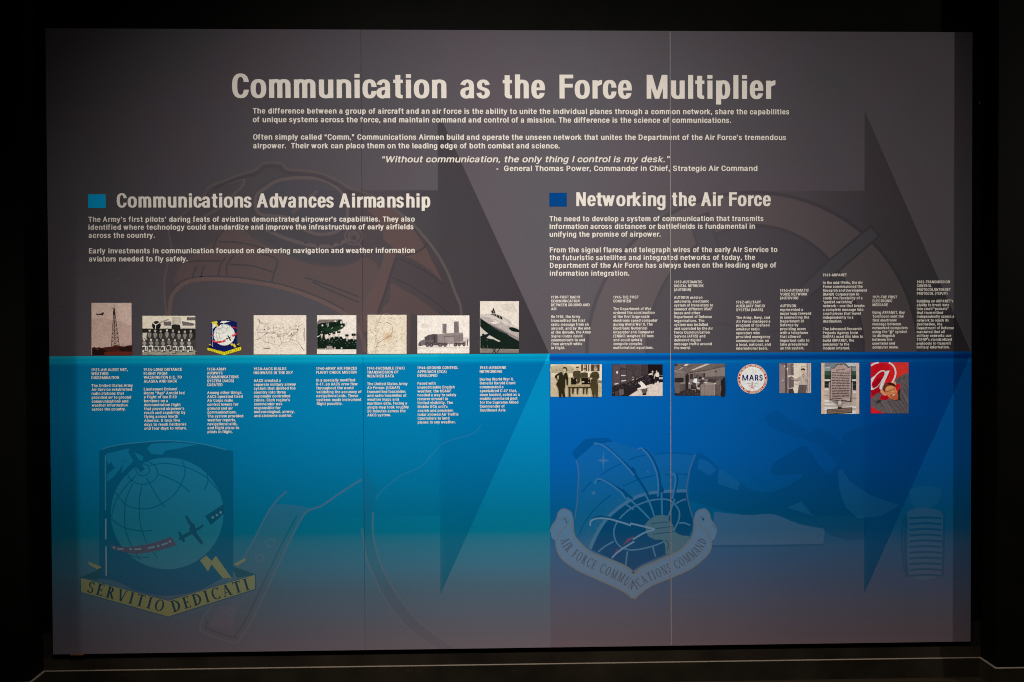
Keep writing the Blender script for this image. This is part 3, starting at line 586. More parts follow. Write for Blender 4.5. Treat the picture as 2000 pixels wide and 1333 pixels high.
def own(ch, k, st, th):
    b, r = .085, .05                        # side bearings of straight and round sides
    ov = .013
    if ch == 'o': w = .41 * k + .215; return r + w + r, ring(r, r + w, -ov, XH + ov, st, th)
    if ch == 'c': w = .37 * k + .20; return r + w + r * .6, cut_ring(r, r + w, -ov, XH + ov, st, th, XH * .60, XH * .385)
    if ch == 'e':
        w = .375 * k + .20
        return r + w + r, cut_ring(r, r + w, -ov, XH + ov, st, th, XH * .455, XH * .30) + [rect(r + st * .7, XH * .445, r + w - .004, XH * .445 + th * .82)]
    if ch == 'C': w = .46 * k + .22; return r + w + r * .6, cut_ring(r, r + w, -ov, 1 + ov, st, th, .66, .34)
    if ch == 'O': w = .50 * k + .22; return r + w + r, ring(r, r + w, -ov, 1 + ov, st, th)
    if ch == 'n': w = .365 * k + .215; return b + w + b * .9, [rect(b, 0, b + st, XH), shoulder(b, b + w, XH + ov, st, th)]
    if ch == 'h': w = .365 * k + .215; return b + w + b * .9, [rect(b, 0, b + st, 1), shoulder(b, b + w, XH + ov, st, th)]
    if ch == 'u': w = .365 * k + .215; return b + w + b * .9, [flip(p, 2 * b + w, XH) for p in (rect(b, 0, b + st, XH), shoulder(b, b + w, XH + ov, st, th))]
    if ch == 'm':
        w = .335 * k + .20; d = w - st
        return b + w + d + b * .9, [rect(b, 0, b + st, XH), shoulder(b, b + w, XH + ov, st, th), shoulder(b + d, b + d + w, XH + ov, st, th)]
    if ch == 'r': w = .21 * k + .19; return b + w, [rect(b, 0, b + st, XH), [(b + st * .6, XH * .62), (b + w, XH - th * 1.18), (b + w, XH + ov)] + se(b + w, XH - .19, w - st * .8, .19 + ov, 92, 168, 10)]
    if ch == 'i': return b + st + b, [rect(b, 0, b + st, XH), rect(b, 1 - .155, b + st, 1)]
    if ch == 'l': return b + st + b, [rect(b, 0, b + st, 1)]
    if ch == 't':
        w = .22 * k + .19; x = .10 * k
        return w + .06, [rect(.02, XH - th, w, XH), rect(x, .12, x + st, .965), [(x, .2)] + se(x + st + .04, .17, st + .04, .178, 180, 272, 8) + [(w - .01, -.004), (w - .01, th * .92), (x + st + .02, th * .95), (x + st, .2)]]
    if ch in 'pbdq':
        w = .385 * k + .215; y0, y1 = -ov, XH + ov
        bowl = ring(b + st * .18, b + w, y0, y1, st, th)
        stem_ = rect(b, -.24, b + st, XH) if ch in 'pq' else rect(b, 0, b + st, 1)
        cs = bowl + [stem_]
        if ch in 'dq': cs = [[(b * .8 + b + w - x, y) for x, y in c][::-1] for c in cs]
        return b + w + b * .8, cs
    if ch == 'F': w = .36 * k + .21; return b + w + .03, [rect(b, 0, b + st, 1), rect(b, 1 - th * 1.1, b + w, 1), rect(b, .46, b + w - .02, .46 + th * 1.1)]
    if ch == 'E': w = .38 * k + .21; return b + w + .05, [rect(b, 0, b + st, 1), rect(b, 1 - th * 1.1, b + w, 1), rect(b, .45, b + w - .02, .45 + th * 1.05), rect(b, 0, b + w, th * 1.1)]
    if ch == 'T': w = .42 * k + .21; return w + .06, [rect(.03, 1 - th * 1.1, .03 + w, 1), rect(.03 + w / 2 - st / 2, 0, .03 + w / 2 + st / 2, 1)]
    if ch == 'H': w = .42 * k + .23; return b + w + b, [rect(b, 0, b + st, 1), rect(b + w - st, 0, b + w, 1), rect(b, .44, b + w, .44 + th * 1.1)]
    if ch == 'I': return b + st + b, [rect(b, 0, b + st, 1)]
    if ch == 'L': w = .34 * k + .21; return b + w + .03, [rect(b, 0, b + st, 1), rect(b, 0, b + w, th * 1.1)]
    if ch == 'M':
        w = .60 * k + .28; x0, x1 = b, b + w; c = (x0 + x1) / 2; d = st * .98
        return b + w + b, [rect(x0, 0, x0 + st * .9, 1), rect(x1 - st * .9, 0, x1, 1), [(c - d * .42, 0), (c + d * .42, 0), (x0 + d * 1.12, 1), (x0, 1)], [(c - d * .42, 0), (c + d * .42, 0), (x1, 1), (x1 - d * 1.12, 1)]]
    if ch == 'N': w = .42 * k + .23; return b + w + b, [rect(b, 0, b + st * .95, 1), rect(b + w - st * .95, 0, b + w, 1), [(b + w - st * 1.05, 0), (b + w, 0), (b + st * 1.05, 1), (b, 1)]]
    if ch == 'U': w = .42 * k + .22; return b + w + b, [[(b, 1), (b, .3)] + se(b + w / 2, .32, w / 2, .32 + ov, 180, 360, 18) + [(b + w, 1), (b + w - st, 1)] + se(b + w / 2, .32, w / 2 - st, .32 + ov - th, 360, 180, 18) + [(b + st, 1)]]
    return None
def natural(text, st):
    x = 0; l0 = None; r1 = 0
    for ch in text:
        g = glyph(ch, *st)
        if g[1]:
            if l0 is None: l0 = x + g[2]
            r1 = x + g[3]
        x += g[0]
    return l0 or 0, r1
def run(text, a, b_, cap, st, slant=0.0):
    # letters from point a to point b_ (board metres) along the baseline
    l0, r1 = natural(text, st)
    A, B = Vector(a), Vector(b_)
    d = (B - A); Wd = d.length; d = d / Wd; nrm = Vector((-d.y, d.x))
    tr = (Wd / cap - (r1 - l0)) / max(1, len(text) - 1)
    x = -l0; T = []
    for ch in text:
        g = glyph(ch, *st)
        for t in g[1]:
            T.append([tuple(A + d * ((q[0] + x + slant * q[1]) * cap) + nrm * (q[1] * cap)) for q in t])
        x += g[0] + tr
    return T
def fit_s(text, wcap, stem, hor, tr=.0):
    best = None
    for i in range(31):
        s = .66 + .02 * i
        l0, r1 = natural(text, (s, stem, hor))
        e = abs(r1 - l0 + tr * (len(text) - 1) - wcap)
        if best is None or e < best[0]: best = (e, s)
    return best[1]
LT = 24                                                     # layer of the lettering
def words(name, items, cap, st):
    for w_, x0, y0, x1, y1 in items:
        a, b_ = hit(x0, y0), hit(x1, y1)
        s = fit_s(w_, math.dist(a, b_) / (cap * MM), st[1], st[2], -.02)
        emit(name, run(w_, a, b_, cap * MM, (s, st[1], st[2])), LT, M_TEXT)
COND = (.70, .215, .140)
words('title_word', [('Communication', 453.6, 191.7, 872, 192.4), ('as', 899, 192.4, 957, 192.5), ('the', 982, 192.6, 1064.4, 192.8),
                     ('Force', 1092.8, 193, 1234, 193.2), ('Multiplier', 1263, 193.3, 1514.3, 193.8)], 46.3, COND)
words('heading_word', [('Communications', 228.4, 405.8, 491.5, 405.8), ('Advances', 501.6, 405.8, 652, 405.8), ('Airmanship', 662.3, 405.8, 840.4, 405.8)], 27.2, COND)
words('heading_word', [('Networking', 1125.6, 403, 1299.6, 403), ('the', 1312.3, 403, 1359.3, 403), ('Air', 1369, 403, 1412.2, 403), ('Force', 1423.8, 403, 1505.3, 403)], 27, COND)
def para(name, cap, lines, slant=0.0, stem=.205, hor=.145):
    T = []
    s = None
    for tx, x0, y0, x1, y1 in lines:
        a, b_ = hit(x0, y0), hit(x1, y1)
        if s is None: s = fit_s(tx, math.dist(a, b_) / (cap * MM), stem, hor, .03)
        T += run(tx, a, b_, cap * MM, (s, stem, hor), slant)
    return emit(name, T, LT, M_TEXT)
para('paragraph_text', 10.3, [
    ('The difference between a group of aircraft and an air force is the ability to unite the individual planes through a common network, share the capabilities', 494, 222.2, 1541, 224),
    ('of unique systems across the force, and maintain command and control of a mission. The difference is the science of communications.', 494, 239.2, 1427.6, 240.6)])
para('paragraph_text', 10.3, [
    ('Often simply called “Comm,” Communications Airmen build and operate the unseen network that unites the Department of the Air Force’s tremendous', 494.5, 273.2, 1535, 274),
    ('airpower.  Their work can place them on the leading edge of both combat and science.', 494.5, 290.2, 1093, 290.5)])
para('quote_text', 12, [('“Without communication, the only thing I control is my desk.”', 744.5, 317.6, 1306, 317.4)], .22)
para('attribution_text', 10.3, [('General Thomas Power, Commander in Chief, Strategic Air Command', 984.3, 334.6, 1479, 334.4), ('-', 969.6, 334.6, 975, 334.6)])
para('paragraph_text', 9.9, [
    ('The Army’s first pilots’ daring feats of aviation demonstrated airpower’s capabilities. They also', 173, 434, 810, 433.3),
    ('identified where technology could standardize and improve the infrastructure of early airfields', 173, 449.3, 807.5, 448.4),
    ('across the country.', 173.3, 465.2, 302.4, 465)])
para('paragraph_text', 9.9, [
    ('Early investments in communication focused on delivering navigation and weather information', 174, 495.5, 810, 494.4),
    ('aviators needed to fly safely.', 174, 511.2, 366.6, 511)])
para('paragraph_text', 10, [
    ('The need to develop a system of communication that transmits', 1073.3, 432.8, 1490.8, 432.2),
    ('information across distances or battlefields is fundamental in', 1073.5, 447.8, 1474.3, 447.2),
    ('unifying the promise of airpower.', 1073.5, 463, 1290, 462.7)])
para('paragraph_text', 10, [
    ('From the signal flares and telegraph wires of the early Air Service to', 1073.8, 493.6, 1518, 492.8),
    ('the futuristic satellites and integrated networks of today, the', 1073.5, 508.7, 1474.5, 508),
    ('Department of the Air Force has always been on the leading edge of', 1074, 523.9, 1516, 523),
    ('information integration.', 1074, 539.1, 1228.8, 539)])
CAP = 5.3
def caption(x, y, y_last, width, text):
    lines = text.split('|')
    a0, a1 = hit(x, y), hit(x, y_last)
    long = max(lines, key=lambda t: natural(t, (.9, .195, .14))[1])
    cap = CAP * MM; wm = width * MM / cap
    s = fit_s(long, wm, .195, .14, .02)
    l0, r1 = natural(long, (s, .195, .14))
    tr = (wm - (r1 - l0)) / (len(long) - 1)
    T = []
    for i, t in enumerate(lines):
        if not t: continue
        v = a0[1] + (a1[1] - a0[1]) * i / (len(lines) - 1)
        l0, r1 = natural(t, (s, .195, .14))
        T += run(t, (a0[0], v), (a0[0] + (r1 - l0 + tr * (len(t) - 1)) * cap, v), cap, (s, .195, .14))
    emit('caption_text', T, LT, M_TEXT)
caption(178.7, 725.4, 802.4, 79, '1923-AIR ALERT NET,|WEATHER|DISSEMINATION||The United States Army|Air Service established|radio stations that|provided air to ground|communications and|weather information|across the country.')
caption(280.9, 724.9, 839.7, 80.6, '1934-LONG DISTANCE|FLIGHT FROM|WASHINGTON D.C. TO|ALASKA AND BACK||Lieutenant Colonel|Henry “Hap” Arnold led|a flight of ten B-10|bombers on a|demonstration flight|that proved airpower’s|reach and capability by|flying across North|America. It took five|days to reach Fairbanks|and four days to return.')
caption(404.5, 724.1, 846.5, 68.8, '1938-ARMY|AIRWAYS|COMMUNICATIONS|SYSTEM (AACS)|CREATED||Among other things,|AACS operated fixed|Air Corps radio|control towers for|ground and air|communications.|The system provided|weather reports,|navigational aids,|and flight plans to|pilots in flight.')
caption(495.7, 723.6, 815, 81, '1938-AACS BUILDS|HIGHWAYS IN THE SKY||AACS created a|separate military airway|system that divided the|country into three|regionally controlled|zones. Each region’s|commander was|responsible for|meteorological, airway,|and airdrome control.')
caption(617.8, 722.8, 791.6, 86.7, '1940-ARMY AIR FORCES|FLIGHT CHECK MISSION||In a specially modified|B-17, an AACS crew flew|throughout the world|validating the accuracy of|navigational aids. These|systems made instrument|flight possible.')
caption(717, 722.5, 813.7, 80.6, '1941-FACSIMILE (FAX)|TRANSMISSION OF|WEATHER DATA||The United States Army|Air Forces (USAAF)|transmitted facsimiles|and radio facsimiles of|weather maps and|maritime data. Faxing a|single map took roughly|20 minutes across the|AACS system.')
caption(815.3, 721.5, 827.8, 79.3, '1944-GROUND CONTROL|APPROACH (GCA)|DEVELOPED||Faced with|unpredictable English|weather, the USAAF|needed a way to safely|recover aircraft in|limited visibility. The|Mobile GCA unit’s|search and precision|radar allowed Air Traffic|Controllers to land|planes in any weather.')
caption(937, 721.2, 804.2, 77.7, '1945-AIRBORNE|NETWORKING||During World War II,|General Harold Grant|commanded a|specialized C-47 that,|once landed, acted as a|mobile command post|for the Supreme Allied|Commander of|Southeast Asia.')
caption(1076.3, 583.5, 682.5, 77.7, '1910-FIRST RADIO|COMMUNICATION|BETWEEN GROUND AND|AIR||IIn 1910, the Army|transmitted the first|radio message from an|aircraft, and by the end|of the decade, the Army|Signal Corps could|communicate to and|from aircraft while|in flight.')
caption(1197.8, 583.5, 682.2, 86.9, '1945-THE FIRST|COMPUTER||The Department of War|ordered the construction|of the first large-scale|electronic speed computer|during World War II. The|Electronic Numerical|Integrator and Computer|(ENIAC) weighed 30 tons|and could quickly|compute complex|mathematical equations.')
caption(1316.5, 553.8, 682.5, 77, '1959-AUTOMATIC|DIGITAL NETWORK|(AUTODIN)||AUTODIN used an|automatic, electronic|system of transistors to|connect different USAF|bases and other|Department of Defense|organizations. The|system was installed|and operated by the Air|Force Communication|Service (AFCS) and|delivered digital|message traffic around|the world.')
caption(1437.6, 593.2, 683.5, 67.5, '1962-MILITARY|AUXILIARY RADIO|SYSTEM (MARS)||The Army, Navy, and|Air Force managed a|program of licensed|amateur radio|operators who|provided emergency|communications on|a local, national, and|international basis.')
caption(1523.5, 570.2, 683.1, 61.5, '1963-AUTOMATIC|VOICE NETWORK|(AUTOVON)||AUTOVON|represented a|major leap forward|in connecting the|Department of|Defense by|providing users|with a telephone|that allowed|important calls to|take precedence|on the system.')
caption(1607.2, 540.2, 683.1, 87.8, '1969-ARPANET||In the mid-1960s, the Air|Force commissioned the|Research and Development|(RAND) Corporation to|study the feasibility of a|“packet switching”|network – one that breaks|a complete message into|small pieces that travel|independently to a|destination.||The Advanced Research|Projects Agency (now|DARPA) used this idea to|build ARPANET, the|precursor to the|modern internet.')
caption(1704, 583.3, 681.2, 70.1, '1971-THE FIRST|ELECTRONIC|MESSAGE||Using ARPANET, Ray|Tomlinson sent the|first electronic|message between|networked computers|using the “@” symbol|to distinguish|between the|username and|computer name.')
caption(1790.6, 553.7, 681.2, 74.3, '1982-TRANSMISSION|CONTROL|PROTOCOL/INTERNET|PROTOCOL (TCP/IP)||Building on ARPANET’s|ability to break data|into small “packets”|that transmitted|independently across a|network to reach its|destination, the|Department of Defense|mandated that all|military networks use|TCP/IP’s standardized|protocols to transmit|military information.')
emit('heading_square', [P([(172.5, 380), (206.5, 380), (206.5, 406.8), (172.5, 406.8)])], LT, M_TEAL, label='teal square in front of the left heading')
emit('heading_square', [P([(1073, 377), (1107, 377), (1107, 404), (1073, 404)])], LT, M_BLUE, label='dark blue square in front of the right heading')
# ---------------------------------------------------------------- pale drawings printed into the backdrop
BROWN = (.135, .085, .075)
def line(name, cr, paths, w, layer, mat, parent=None, k=5, closed=False, vlim=None):
    polys = []
    for p in paths: polys += stroke(smooth(cr(p), k, closed), w, closed)
    return emit(name, polys, layer, mat, parent, vlim=vlim)
ID = lambda pts: [hit(*p) for p in pts]
UPPER = (hit(1073, 691.2)[1], 5)

# --- leather flying helmet with goggles
helmet = emit('helmet_drawing', fill([smooth(P([
    (325, 689), (324, 612), (321, 554), (327, 519), (334, 483), (330, 452), (346, 429), (357, 419), (400, 380), (408, 366), (446, 350),
    (474, 340), (497, 333), (511, 322), (522, 318), (549, 320), (562, 331), (599, 334), (629, 340), (657, 352), (683, 367), (701, 373), (728, 384),
    (770, 409), (807, 439), (826, 460), (847, 486), (863, 511), (877, 539), (889, 572), (898, 593), (901, 614), (903, 689),
    (720, 689), (690, 622), (669, 611), (634, 592), (599, 578), (553, 563), (506, 554), (460, 548), (413, 546), (378, 548), (355, 558), (337, 578), (332, 600), (336, 689)]), 2, True)]),
    2, ghost('helmet', BROWN, .10, .90), vlim=UPPER)
def sub(name, polys, layer, mat): return emit(name, polys, layer, mat, helmet, vlim=UPPER)
LEATHER = ghost('leather', (.17, .085, .065), .28)
LEATHER2 = ghost('leather light', (.19, .095, .075), .34)
PALE = ghost('pale outline', (.17, .125, .11), .42)
PALE2 = ghost('pale outline soft', (.165, .115, .10), .32)
DARK = ghost('dark outline', (.03, .025, .028), .30)
DARK2 = ghost('dark fill', (.04, .038, .045), .26)
sub('leather_panel', fill([smooth(P([(342, 556), (352, 520), (385, 495), (420, 470), (432, 452), (470, 447), (490, 462), (520, 480), (560, 500), (600, 515), (650, 522),
    (690, 515), (711, 503), (735, 515), (742, 545), (722, 590), (701, 625), (672, 611), (634, 592), (599, 577), (552, 562), (506, 553), (459, 547), (413, 545), (378, 547)]), 3, True)]), 3, LEATHER)
sub('leather_panel', fill([smooth(P([(717, 410), (752, 407), (770, 412), (803, 442), (833, 488), (847, 516), (863, 549), (842, 530), (812, 510), (784, 498), (766, 482), (749, 467), (747, 446), (731, 423)]), 3, True)]), 3, LEATHER2)
sub('leather_panel', fill([smooth(P([(763, 555), (780, 562), (814, 581), (845, 604), (870, 625), (860, 640), (803, 612), (800, 689), (742, 689), (742, 612), (761, 588)]), 2, True)]), 3, LEATHER)
sub('strap', fill([smooth(P([(749, 490), (766, 493), (773, 502), (763, 530), (749, 577), (738, 609), (726, 640), (700, 650), (707, 609), (733, 553), (749, 511)]), 2, True)]), 5, LEATHER2)
sub('goggle_frame', fill([smooth(P([(497, 380), (488, 428), (518, 468), (560, 495), (610, 511), (660, 517), (700, 504), (715, 480), (702, 450), (692, 400), (672, 365), (620, 341), (540, 345)]), 3, True)]), 4, DARK2)
lensp = P([(501, 382), (499, 403), (504, 415), (518, 421), (553, 424), (571, 431), (587, 443), (601, 452), (622, 458), (646, 456.5), (666, 447), (678, 429), (678, 403), (669, 380), (650, 361), (622, 349.5), (576, 348), (541, 354), (518, 368)])
sub('goggle_lens', fill([smooth(lensp, 3, True)]), 5, ghost('lens', (.07, .08, .10), .26, .92))
sub('goggle_rim', stroke(smooth(lensp, 4, True), 6.5, True), 6, PALE)
sub('lens_glint', stroke(P([(620, 373), (598, 393), (571, 416)]), 7, False), 6, PALE2)
sub('goggle_band', stroke(smooth(P([(490, 425), (501, 436), (518, 447), (541, 459), (571, 470.5), (611, 480), (646, 481), (669, 474), (685, 466)]), 4), 7), 7, PALE)
for x, y in ((597, 474), (621, 479), (648, 478), (663, 474), (531, 452)): sub('rivet', [P(oval(x, y, 3.2, 3, 12))], 8, DARK)
for r in (17, 10): sub('buckle_ring', stroke(smooth(P(oval(691, 462, r, r * .95, 14)), 2, True), 4, True), 8, PALE2)
sub('buckle_tail', stroke(smooth(P([(684, 462), (692, 457), (699, 464), (694, 475), (706, 482), (714, 500)]), 4), 4), 9, PALE2)
leftlens = [(478, 350), (473, 364), (459, 378), (436, 401), (408, 419), (374, 436), (355, 450)]
sub('goggle_rim', stroke(smooth(P(leftlens), 4), 5.5), 6, PALE2)
sub('goggle_rim', stroke(smooth(P([(411, 371), (440, 360), (468, 352), (478, 350)]), 4), 4), 6, PALE2)
sub('outline', stroke(smooth(P([(326, 640), (324, 612), (321, 554), (327, 519), (334, 483), (330, 452), (346, 429), (357, 419), (380, 400), (400, 380), (408, 366), (446, 350), (474, 340), (497, 333), (511, 322), (522, 318), (549, 320), (562, 331), (599, 334), (629, 340), (657, 352), (683, 367), (701, 373), (728, 384)]), 4), 4.5), 9, PALE2)
sub('outline', stroke(smooth(P([(728, 384), (770, 409), (807, 439), (826, 460), (847, 486), (863, 511), (877, 539), (889, 572), (898, 593), (901, 614), (904, 689)]), 4), 5.5), 9, ghost('crown outline', (.16, .14, .12), .40))
sub('outline', stroke(smooth(P([(414, 371), (447, 356), (476, 346), (500, 340), (513, 330), (524, 325), (546, 327), (560, 338), (599, 341), (627, 347), (652, 358), (680, 374), (700, 382)]), 4), 5), 9, DARK)
sub('brim', stroke(smooth(P([(336, 689), (330, 640), (332, 600), (337, 577), (355, 557), (378, 548), (413, 545.5), (460, 547.5), (506, 553.5), (553, 562.5), (599, 577.5), (634, 592), (669, 611), (690, 625), (708, 660), (712, 689)]), 4), 8), 8, ghost('brim', (.19, .11, .09), .48))
sub('brim_seam', stroke(smooth(P([(334, 572), (351, 552), (378, 542.5), (413, 540), (460, 542), (506, 548), (553, 557), (599, 571), (637, 587), (672, 605)]), 4), 2.5), 8, DARK)
SE = [[(429, 473), (455, 473), (487, 478), (520, 487)], [(364, 512), (390, 510), (431, 510.5)], [(450, 517), (494, 520), (536, 533)], [(513, 496), (541, 508), (536, 533), (530, 553)],
      [(441, 503), (430, 519), (426, 539)], [(457, 498), (443, 519), (444, 541)], [(594, 542), (646, 559), (701, 580)], [(611, 551), (646, 568), (701, 591)], [(400, 519), (395, 530), (393, 542)],
      [(437, 450), (425, 465), (416, 485)], [(385, 520), (378, 535), (377, 545)], [(840, 470), (820, 490), (790, 500)], [(780, 505), (830, 530), (866, 556)], [(760, 540), (800, 558), (850, 590), (885, 620)]]
for p in SE: sub('seam', stroke(smooth(P(p), 4), 3), 8, DARK)
sub('strap_edge', stroke(smooth(P([(752, 497), (742, 530), (725, 565), (707, 609)]), 4), 3), 9, PALE2)
sub('strap_edge', stroke(smooth(P([(774, 503), (764, 532), (750, 578), (738, 610)]), 4), 4), 9, DARK)

# --- chin strap and cord hanging in the lower half
LO = (-5, hit(1073, 713)[1])
SL = ghost('strap outline', (.15, .14, .16), .28)
so = [(398, 1204), (391, 1226), (402, 1238), (458, 1256), (472, 1243), (494, 1210), (556, 1078), (592, 1008), (612, 994), (629, 988), (665, 963), (706, 937)]
sf = [(398, 1204), (391, 1226), (402, 1238), (458, 1256), (472, 1243), (494, 1210), (556, 1078), (592, 1008), (612, 994), (540, 985), (520, 1015), (480, 1084), (440, 1150)]
chin = emit('strap_drawing', fill([smooth(P(sf), 2, True)]), 2, ghost('strap fill', (.16, .12, .13), .10, .96))
emit('strap_outline', stroke(smooth(P(so), 4), 4), 3, SL, chin)
emit('strap_outline', stroke(smooth(P([(398, 1204), (416, 1181), (480, 1084), (528, 994), (560, 960)]), 4), 3.5), 3, SL, chin)
emit('strap_stitch', stroke(smooth(P([(405, 1212), (402, 1226), (412, 1231), (454, 1245), (463, 1236), (484, 1203), (546, 1072), (580, 1008)]), 4), 3.5), 3, ghost('strap stitch', (.02, .02, .025), .22), chin)
emit('strap_tip', fill([P([(412, 1215), (428, 1186), (468, 1180), (452, 1232), (410, 1222)])]), 3, ghost('strap tip', (.20, .11, .10), .16), chin)
for x, y, r in ((451, 1197, 9), (528, 1061, 9), (508, 1091, 8)):
    emit('strap_rivet', stroke(P(oval(x, y, r, r * .8, 20)), 3, True), 4, SL, chin)
co = [(708, 900), (707, 960), (707, 1033), (716, 1091), (732, 1131), (759, 1181), (798, 1229), (857, 1271)]
ci = [(735, 960), (729, 1000), (728.5, 1041), (738, 1086), (759, 1134), (798, 1192), (838, 1231), (897, 1271)]
cord = emit('cord_drawing', fill([smooth(P(co), 3)[:] + smooth(P(ci), 3)[::-1]]), 2, ghost('cord fill', (.02, .03, .04), .12))
emit('cord_outline', stroke(smooth(P(co[2:]), 4), 4), 3, SL, cord)
emit('cord_outline', stroke(smooth(P(ci[1:]), 4), 4), 3, SL, cord)
emit('cord_outline', stroke(smooth(P([(733, 977), (749, 956), (783, 929.5), (823, 911), (846, 885), (870, 864), (922, 848), (940, 830)]), 4), 3), 3, ghost('cord faint', (.10, .25, .32), .10), cord)

# --- serif capitals for the mottoes, drawn as strokes on a unit-high letter
def q4(a, b_, w0, w1=None):
    # horizontal-ended bar from a to b_
    w1 = w0 if w1 is None else w1
    return [(a[0] - w0 / 2, a[1]), (a[0] + w0 / 2, a[1]), (b_[0] + w1 / 2, b_[1]), (b_[0] - w1 / 2, b_[1])]
def rc(x0, y0, x1, y1): return [(x0, y0), (x1, y0), (x1, y1), (x0, y1)]
TK, TN, SR = .17, .075, .055
def stem(x): return [rc(x - TK / 2, 0, x + TK / 2, 1), rc(x - TK / 2 - .09, 0, x + TK / 2 + .09, SR), rc(x - TK / 2 - .09, 1 - SR, x + TK / 2 + .09, 1)]
def thin(x): return [rc(x - TN / 2, 0, x + TN / 2, 1), rc(x - .13, 0, x + .13, SR), rc(x - .13, 1 - SR, x + .13, 1)]
def arc(cx, cy, rx, ry, a0, a1, wx, wy, n=14):
    o, i = [], []
    for k in range(n + 1):
        a = math.radians(a0 + (a1 - a0) * k / n)
        o.append((cx + rx * math.cos(a), cy + ry * math.sin(a)))
        i.append((cx + (rx - wx) * math.cos(a), cy + (ry - wy) * math.sin(a)))
    return [o + i[::-1]]
def diag(x0, y0, x1, y1, w): return [q4((x0, y0), (x1, y1), w)]
SER = {
    'I': (.40, stem(.20)), 'T': (.66, stem(.33) + [rc(0, 1 - .07, .66, 1), rc(0, .80, .05, 1), rc(.61, .80, .66, 1)]),
    'E': (.60, stem(.17) + [rc(.1, 0, .56, .06), rc(.1, .94, .54, 1), rc(.2, .48, .44, .545), rc(.51, 0, .57, .2), rc(.49, .8, .55, 1), rc(.40, .38, .45, .64)]),
    'F': (.56, stem(.17) + [rc(.1, .94, .52, 1), rc(.2, .46, .42, .53), rc(.47, .78, .53, 1), rc(.38, .38, .43, .62)]),
    'D': (.76, stem(.17) + arc(.2, .5, .52, .5, -90, 90, .17, .06) + [rc(.1, 0, .22, .06), rc(.1, .94, .22, 1)]),
    'O': (.80, arc(.4, .5, .38, .515, 0, 360, .155, .055, 28)),
    'C': (.70, arc(.4, .5, .38, .515, 50, 310, .155, .06, 22) + [rc(.60, .72, .66, 1), rc(.60, 0, .66, .26)]),
    'R': (.70, stem(.17) + arc(.25, .74, .28, .26, -90, 90, .16, .06) + [rc(.15, .94, .27, 1), rc(.15, .48, .3, .54)] + diag(.60, 0, .32, .52, .17) + [rc(.50, 0, .72, SR)]),
    'S': (.50, arc(.25, .74, .23, .27, 20, 270, .12, .07) + arc(.25, .265, .24, .275, -160, 90, .13, .07) + [rc(.41, .72, .455, .96), rc(.03, .04, .075, .30)]),
    'V': (.72, diag(.36, 0, .10, 1, .16) + diag(.38, 0, .62, 1, .075) + [rc(0, 1 - SR, .25, 1), rc(.52, 1 - SR, .73, 1)]),
    'A': (.74, diag(.10, 0, .36, 1, .075) + diag(.62, 0, .36, 1, .17) + [rc(0, 0, .21, SR), rc(.50, 0, .76, SR), rc(.2, .30, .56, .36)]),
    'N': (.80, thin(.14) + thin(.66) + diag(.66, 0, .14, 1, .17)),
    'M': (.94, thin(.13) + stem(.80) + diag(.46, .05, .16, 1, .16) + diag(.46, .05, .78, 1, .07)),
    'U': (.76, [rc(.10, .3, .27, 1), rc(.58, .3, .65, 1), rc(.02, 1 - SR, .36, 1), rc(.49, 1 - SR, .74, 1)] + arc(.375, .33, .275, .345, 180, 360, .13, .09)),
    ' ': (.38, [])}
def ccw(p): return p if sum(p[i - 1][0] * p[i][1] - p[i][0] * p[i - 1][1] for i in range(len(p))) > 0 else p[::-1]
_sc = {}
def ser(ch):
    if ch not in _sc:
        cs = []
        for c in SER[ch][1]: cs.append(ccw(c))
        if ch == 'O': cs = [oval(.4, .5, .38, .515, 28), oval(.4, .5, .225, .45, 28)[::-1]]
        _sc[ch] = fill(cs) if cs else []
    return SER[ch][0], _sc[ch]
def along(text, path, cap, wide=1.0, squeeze=None):
    # serif letters spread along a path of board points (letter feet on the path)
    path = [Vector(p) for p in path]
    seg = [(path[i + 1] - path[i]).length for i in range(len(path) - 1)]
    tot = sum(seg)
    ws = [ser(c)[0] for c in text]
    gap = (tot / (cap * wide) - sum(ws)) / max(1, len(text) - 1)
    def at(d):
        for i, s in enumerate(seg):
            if d <= s or i == len(seg) - 1:
                t = (path[i + 1] - path[i]).normalized()
                return path[i] + t * d, t
            d -= s
    x = 0; T = []
    for c, w_ in zip(text, ws):
        mid = (x + w_ / 2) * cap * wide
        p, t = at(mid); p0, t0 = at(max(0, mid - cap * .12)); p1, t1 = at(min(tot, mid + cap * .12))
        t = (t0 + t1).normalized(); n = Vector((-t.y, t.x))
        for tri in ser(c)[1]:
            T.append([tuple(p + t * ((q[0] - w_ / 2) * cap * wide) + n * (q[1] * cap)) for q in tri])
        x += w_ + gap
    return T

# --- squadron crest, lower left
K = crop(140, 850, 3.603)
NAVY = ghost('crest navy', (.002, .066, .135), .62)
crest = emit('crest_drawing', fill([K([(193, 112)] + smooth([(193, 112), (260, 85), (450, 52), (680, 40), (900, 60), (1090, 105), (1137, 112)], 4) + [(1137, 1000)] +
    smooth([(1137, 1000), (1050, 1015), (900, 1090), (690, 1130), (480, 1105), (330, 1035), (200, 1010)], 4) + [(193, 1010)])]), 4, NAVY, label='faint blue squadron crest with globe and yellow motto scroll')
def cs_(name, polys, layer, mat): return emit(name, polys, layer, mat, crest)
LBLUE = ghost('crest line', (.06, .26, .38), .38)
cs_('rim', stroke(smooth(K([(215, 100), (300, 75), (450, 55), (680, 40), (900, 60), (1090, 105)]), 4), 2), 6, LBLUE)
cs_('pole', stroke(K([(238, 140), (238, 530)]), 2.6), 6, LBLUE)
cs_('pole', stroke(K([(240, 590), (240, 735)]), 2.6), 6, ghost('crest pole', (.25, .32, .38), .5))
cs_('pole', stroke(K([(242, 785), (243, 992)]), 2.6), 6, ghost('crest pole', (.25, .32, .38), .5))
